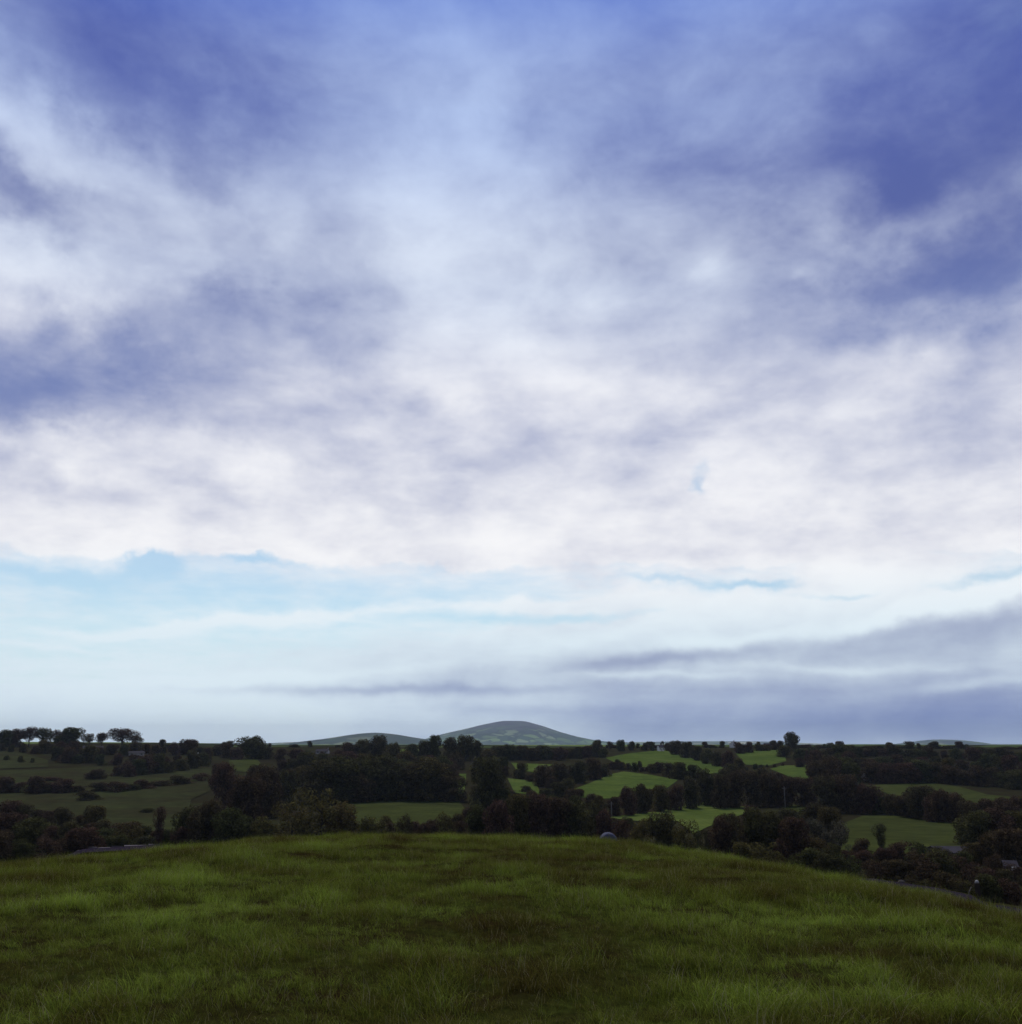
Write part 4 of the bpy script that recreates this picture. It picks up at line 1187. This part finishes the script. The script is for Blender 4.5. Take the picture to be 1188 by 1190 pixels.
Lf = mth('MULTIPLY_ADD', c05(NZ6, 1.0), fa_.outputs[0], Lf)
Lf = mth('MULTIPLY_ADD', c05(NZ5, 1.0), mth('MULTIPLY', fa_.outputs[0], 0.8), Lf)
Lc = smap(Lf, -0.30, 1.15)

# cloud colours: heavy and bright, both changing with height in the sky
dark = curve(EL, [(e_of(868), lin(98,118,184)), (e_of(760), lin(128,139,180)), (e_of(640), lin(146,156,194)), (e_of(450), lin(114,130,182)), (e_of(300), lin(88,102,164)), (e_of(120), lin(82,98,170)), (e_of(-40), lin(70,102,198))])
bright = curve(EL, [(e_of(868), tuple(1.12*c for c in lin(228,244,252))), (e_of(760), lin(230,245,253)), (e_of(640), lin(252,252,254)), (e_of(470), lin(246,247,252)), (e_of(320), lin(226,236,252)), (e_of(120), lin(188,208,246)), (e_of(-40), lin(160,186,240))])
mixn = nt.nodes.new('ShaderNodeMix'); mixn.data_type = 'RGBA'
L_(Lc, mixn.inputs[0]); L_(dark, mixn.inputs[6]); L_(bright, mixn.inputs[7])
cloud = mixn.outputs[2]

# B: open sky between the decks, below the ragged lower edge of the main deck
B0 = curve(ELW, [(e_of(868), 0.20), (e_of(830), 0.22), (e_of(770), 0.35), (e_of(720), 0.37), (e_of(680), 0.40), (e_of(662), 0.36), (e_of(650), 0.0), (e_of(560), 0.0)])
b0 = nt.nodes.new('ShaderNodeSeparateColor'); L_(B0, b0.inputs[0])
Bb = [(60,662,80,10,0,.30), (220,745,330,40,0,.06), (172,655,26,13,0,.55), (305,652,40,7,0,.40), (260,690,240,22,0,.22), (560,690,120,16,0,.05), (680,718,150,8,0,.45), (880,674,60,5,0,.45), (985,690,40,5,8,.40), (1140,672,60,7,-12,.35), (760,672,60,5,0,.25),
      (290,722,170,7,-7,-.40), (120,735,90,4,0,-.25), (150,775,200,9,0,-.15), (60,750,60,4,4,-.2), (450,765,200,12,0,-.15), (400,799,230,10,-2,-.55), (300,789,180,7,-5,-.35),
      (1000,760,330,60,0,-1.1), (1010,660,60,16,0,-.7), (760,790,180,30,0,-.6), (860,840,320,34,0,-.5), (640,700,100,7,0,-.25), (800,700,140,8,0,-.3), (1180,20,120,60,0,.25), (560,824,60,8,0,-.5), (700,745,160,14,-6,-.55),
      (560,300,400,120,0,-.2)]
Bf = field_sum(field_sum(b0.outputs[0], Bb), [(812,558,19,13,25,.34), (822,566,10,8,0,.25)])
Bf = mth('MULTIPLY_ADD', c05(NZ3, 1.0), 0.45, Bf)
Bf = mth('MULTIPLY_ADD', c05(NZ2, 1.0), 0.50, Bf)
Bm = smap(Bf, 0.10, 0.75)
#BLOBS_END

sky = nt.nodes.new('ShaderNodeTexSky'); sky.sky_type = 'NISHITA'; sky.sun_disc = False
sky.sun_elevation = SUN_EL; sky.sun_rotation = SUN_AZ; sky.dust_density = 0.6; sky.air_density = 1.0; sky.ozone_density = 1.0
tint = nt.nodes.new('ShaderNodeMix'); tint.data_type = 'RGBA'; tint.blend_type = 'MULTIPLY'; tint.inputs[0].default_value = 1
L_(sky.outputs[0], tint.inputs[6]); 
L_(curve(EL, [(0.0, (0.84, 1.0, 1.25, 1)), (0.12, (0.92, 1.09, 1.12, 1)), (0.3, (0.95, 1.05, 1.05, 1))]), tint.inputs[7])
# added dimming of the unseen sky overhead and behind, to darken the near ground
back = smap(sx.outputs[1], -0.5, 0.35, 0.45, 1.0)
cl10 = vmath('SCALE', cloud, None, mth('MULTIPLY', back, 10.0)).outputs[0]
fin = nt.nodes.new('ShaderNodeMix'); fin.data_type = 'RGBA'
L_(mth('MULTIPLY', Bm, 0.82), fin.inputs[0]); L_(cl10, fin.inputs[6]); L_(tint.outputs[2], fin.inputs[7])
L_(fin.outputs[2], bg.inputs['Color'])
w.cycles.sampling_method = 'MANUAL'; w.cycles.sample_map_resolution = 512
#SKY_END

sun = bpy.data.lights.new('sun', 'SUN'); sun.energy = 2.0; sun.angle = R(10); sun.color = (1.0, 0.93, 0.80)
so = bpy.data.objects.new('sun', sun); COL.objects.link(so)
sd = Vector((math.sin(SUN_AZ)*math.cos(SUN_EL), math.cos(SUN_AZ)*math.cos(SUN_EL), math.sin(SUN_EL)))
so.rotation_euler = (-sd).to_track_quat('-Z', 'Y').to_euler()
so.location = sd*300

# ------------------------------------------------------------------ output
vs_ = scene.view_settings
vs_.view_transform = 'Standard'; vs_.look = 'None'; vs_.exposure = 0.0; vs_.gamma = 1.0; vs_.use_curve_mapping = False
scene.cycles.max_bounces = 5; scene.cycles.diffuse_bounces = 3; scene.cycles.volume_bounces = 0
scene.cycles.transparent_max_bounces = 4
scene.cycles.use_denoising = True
scene.cycles.denoiser = 'OPENIMAGEDENOISE'
scene.cycles.denoising_input_passes = 'RGB_ALBEDO_NORMAL'
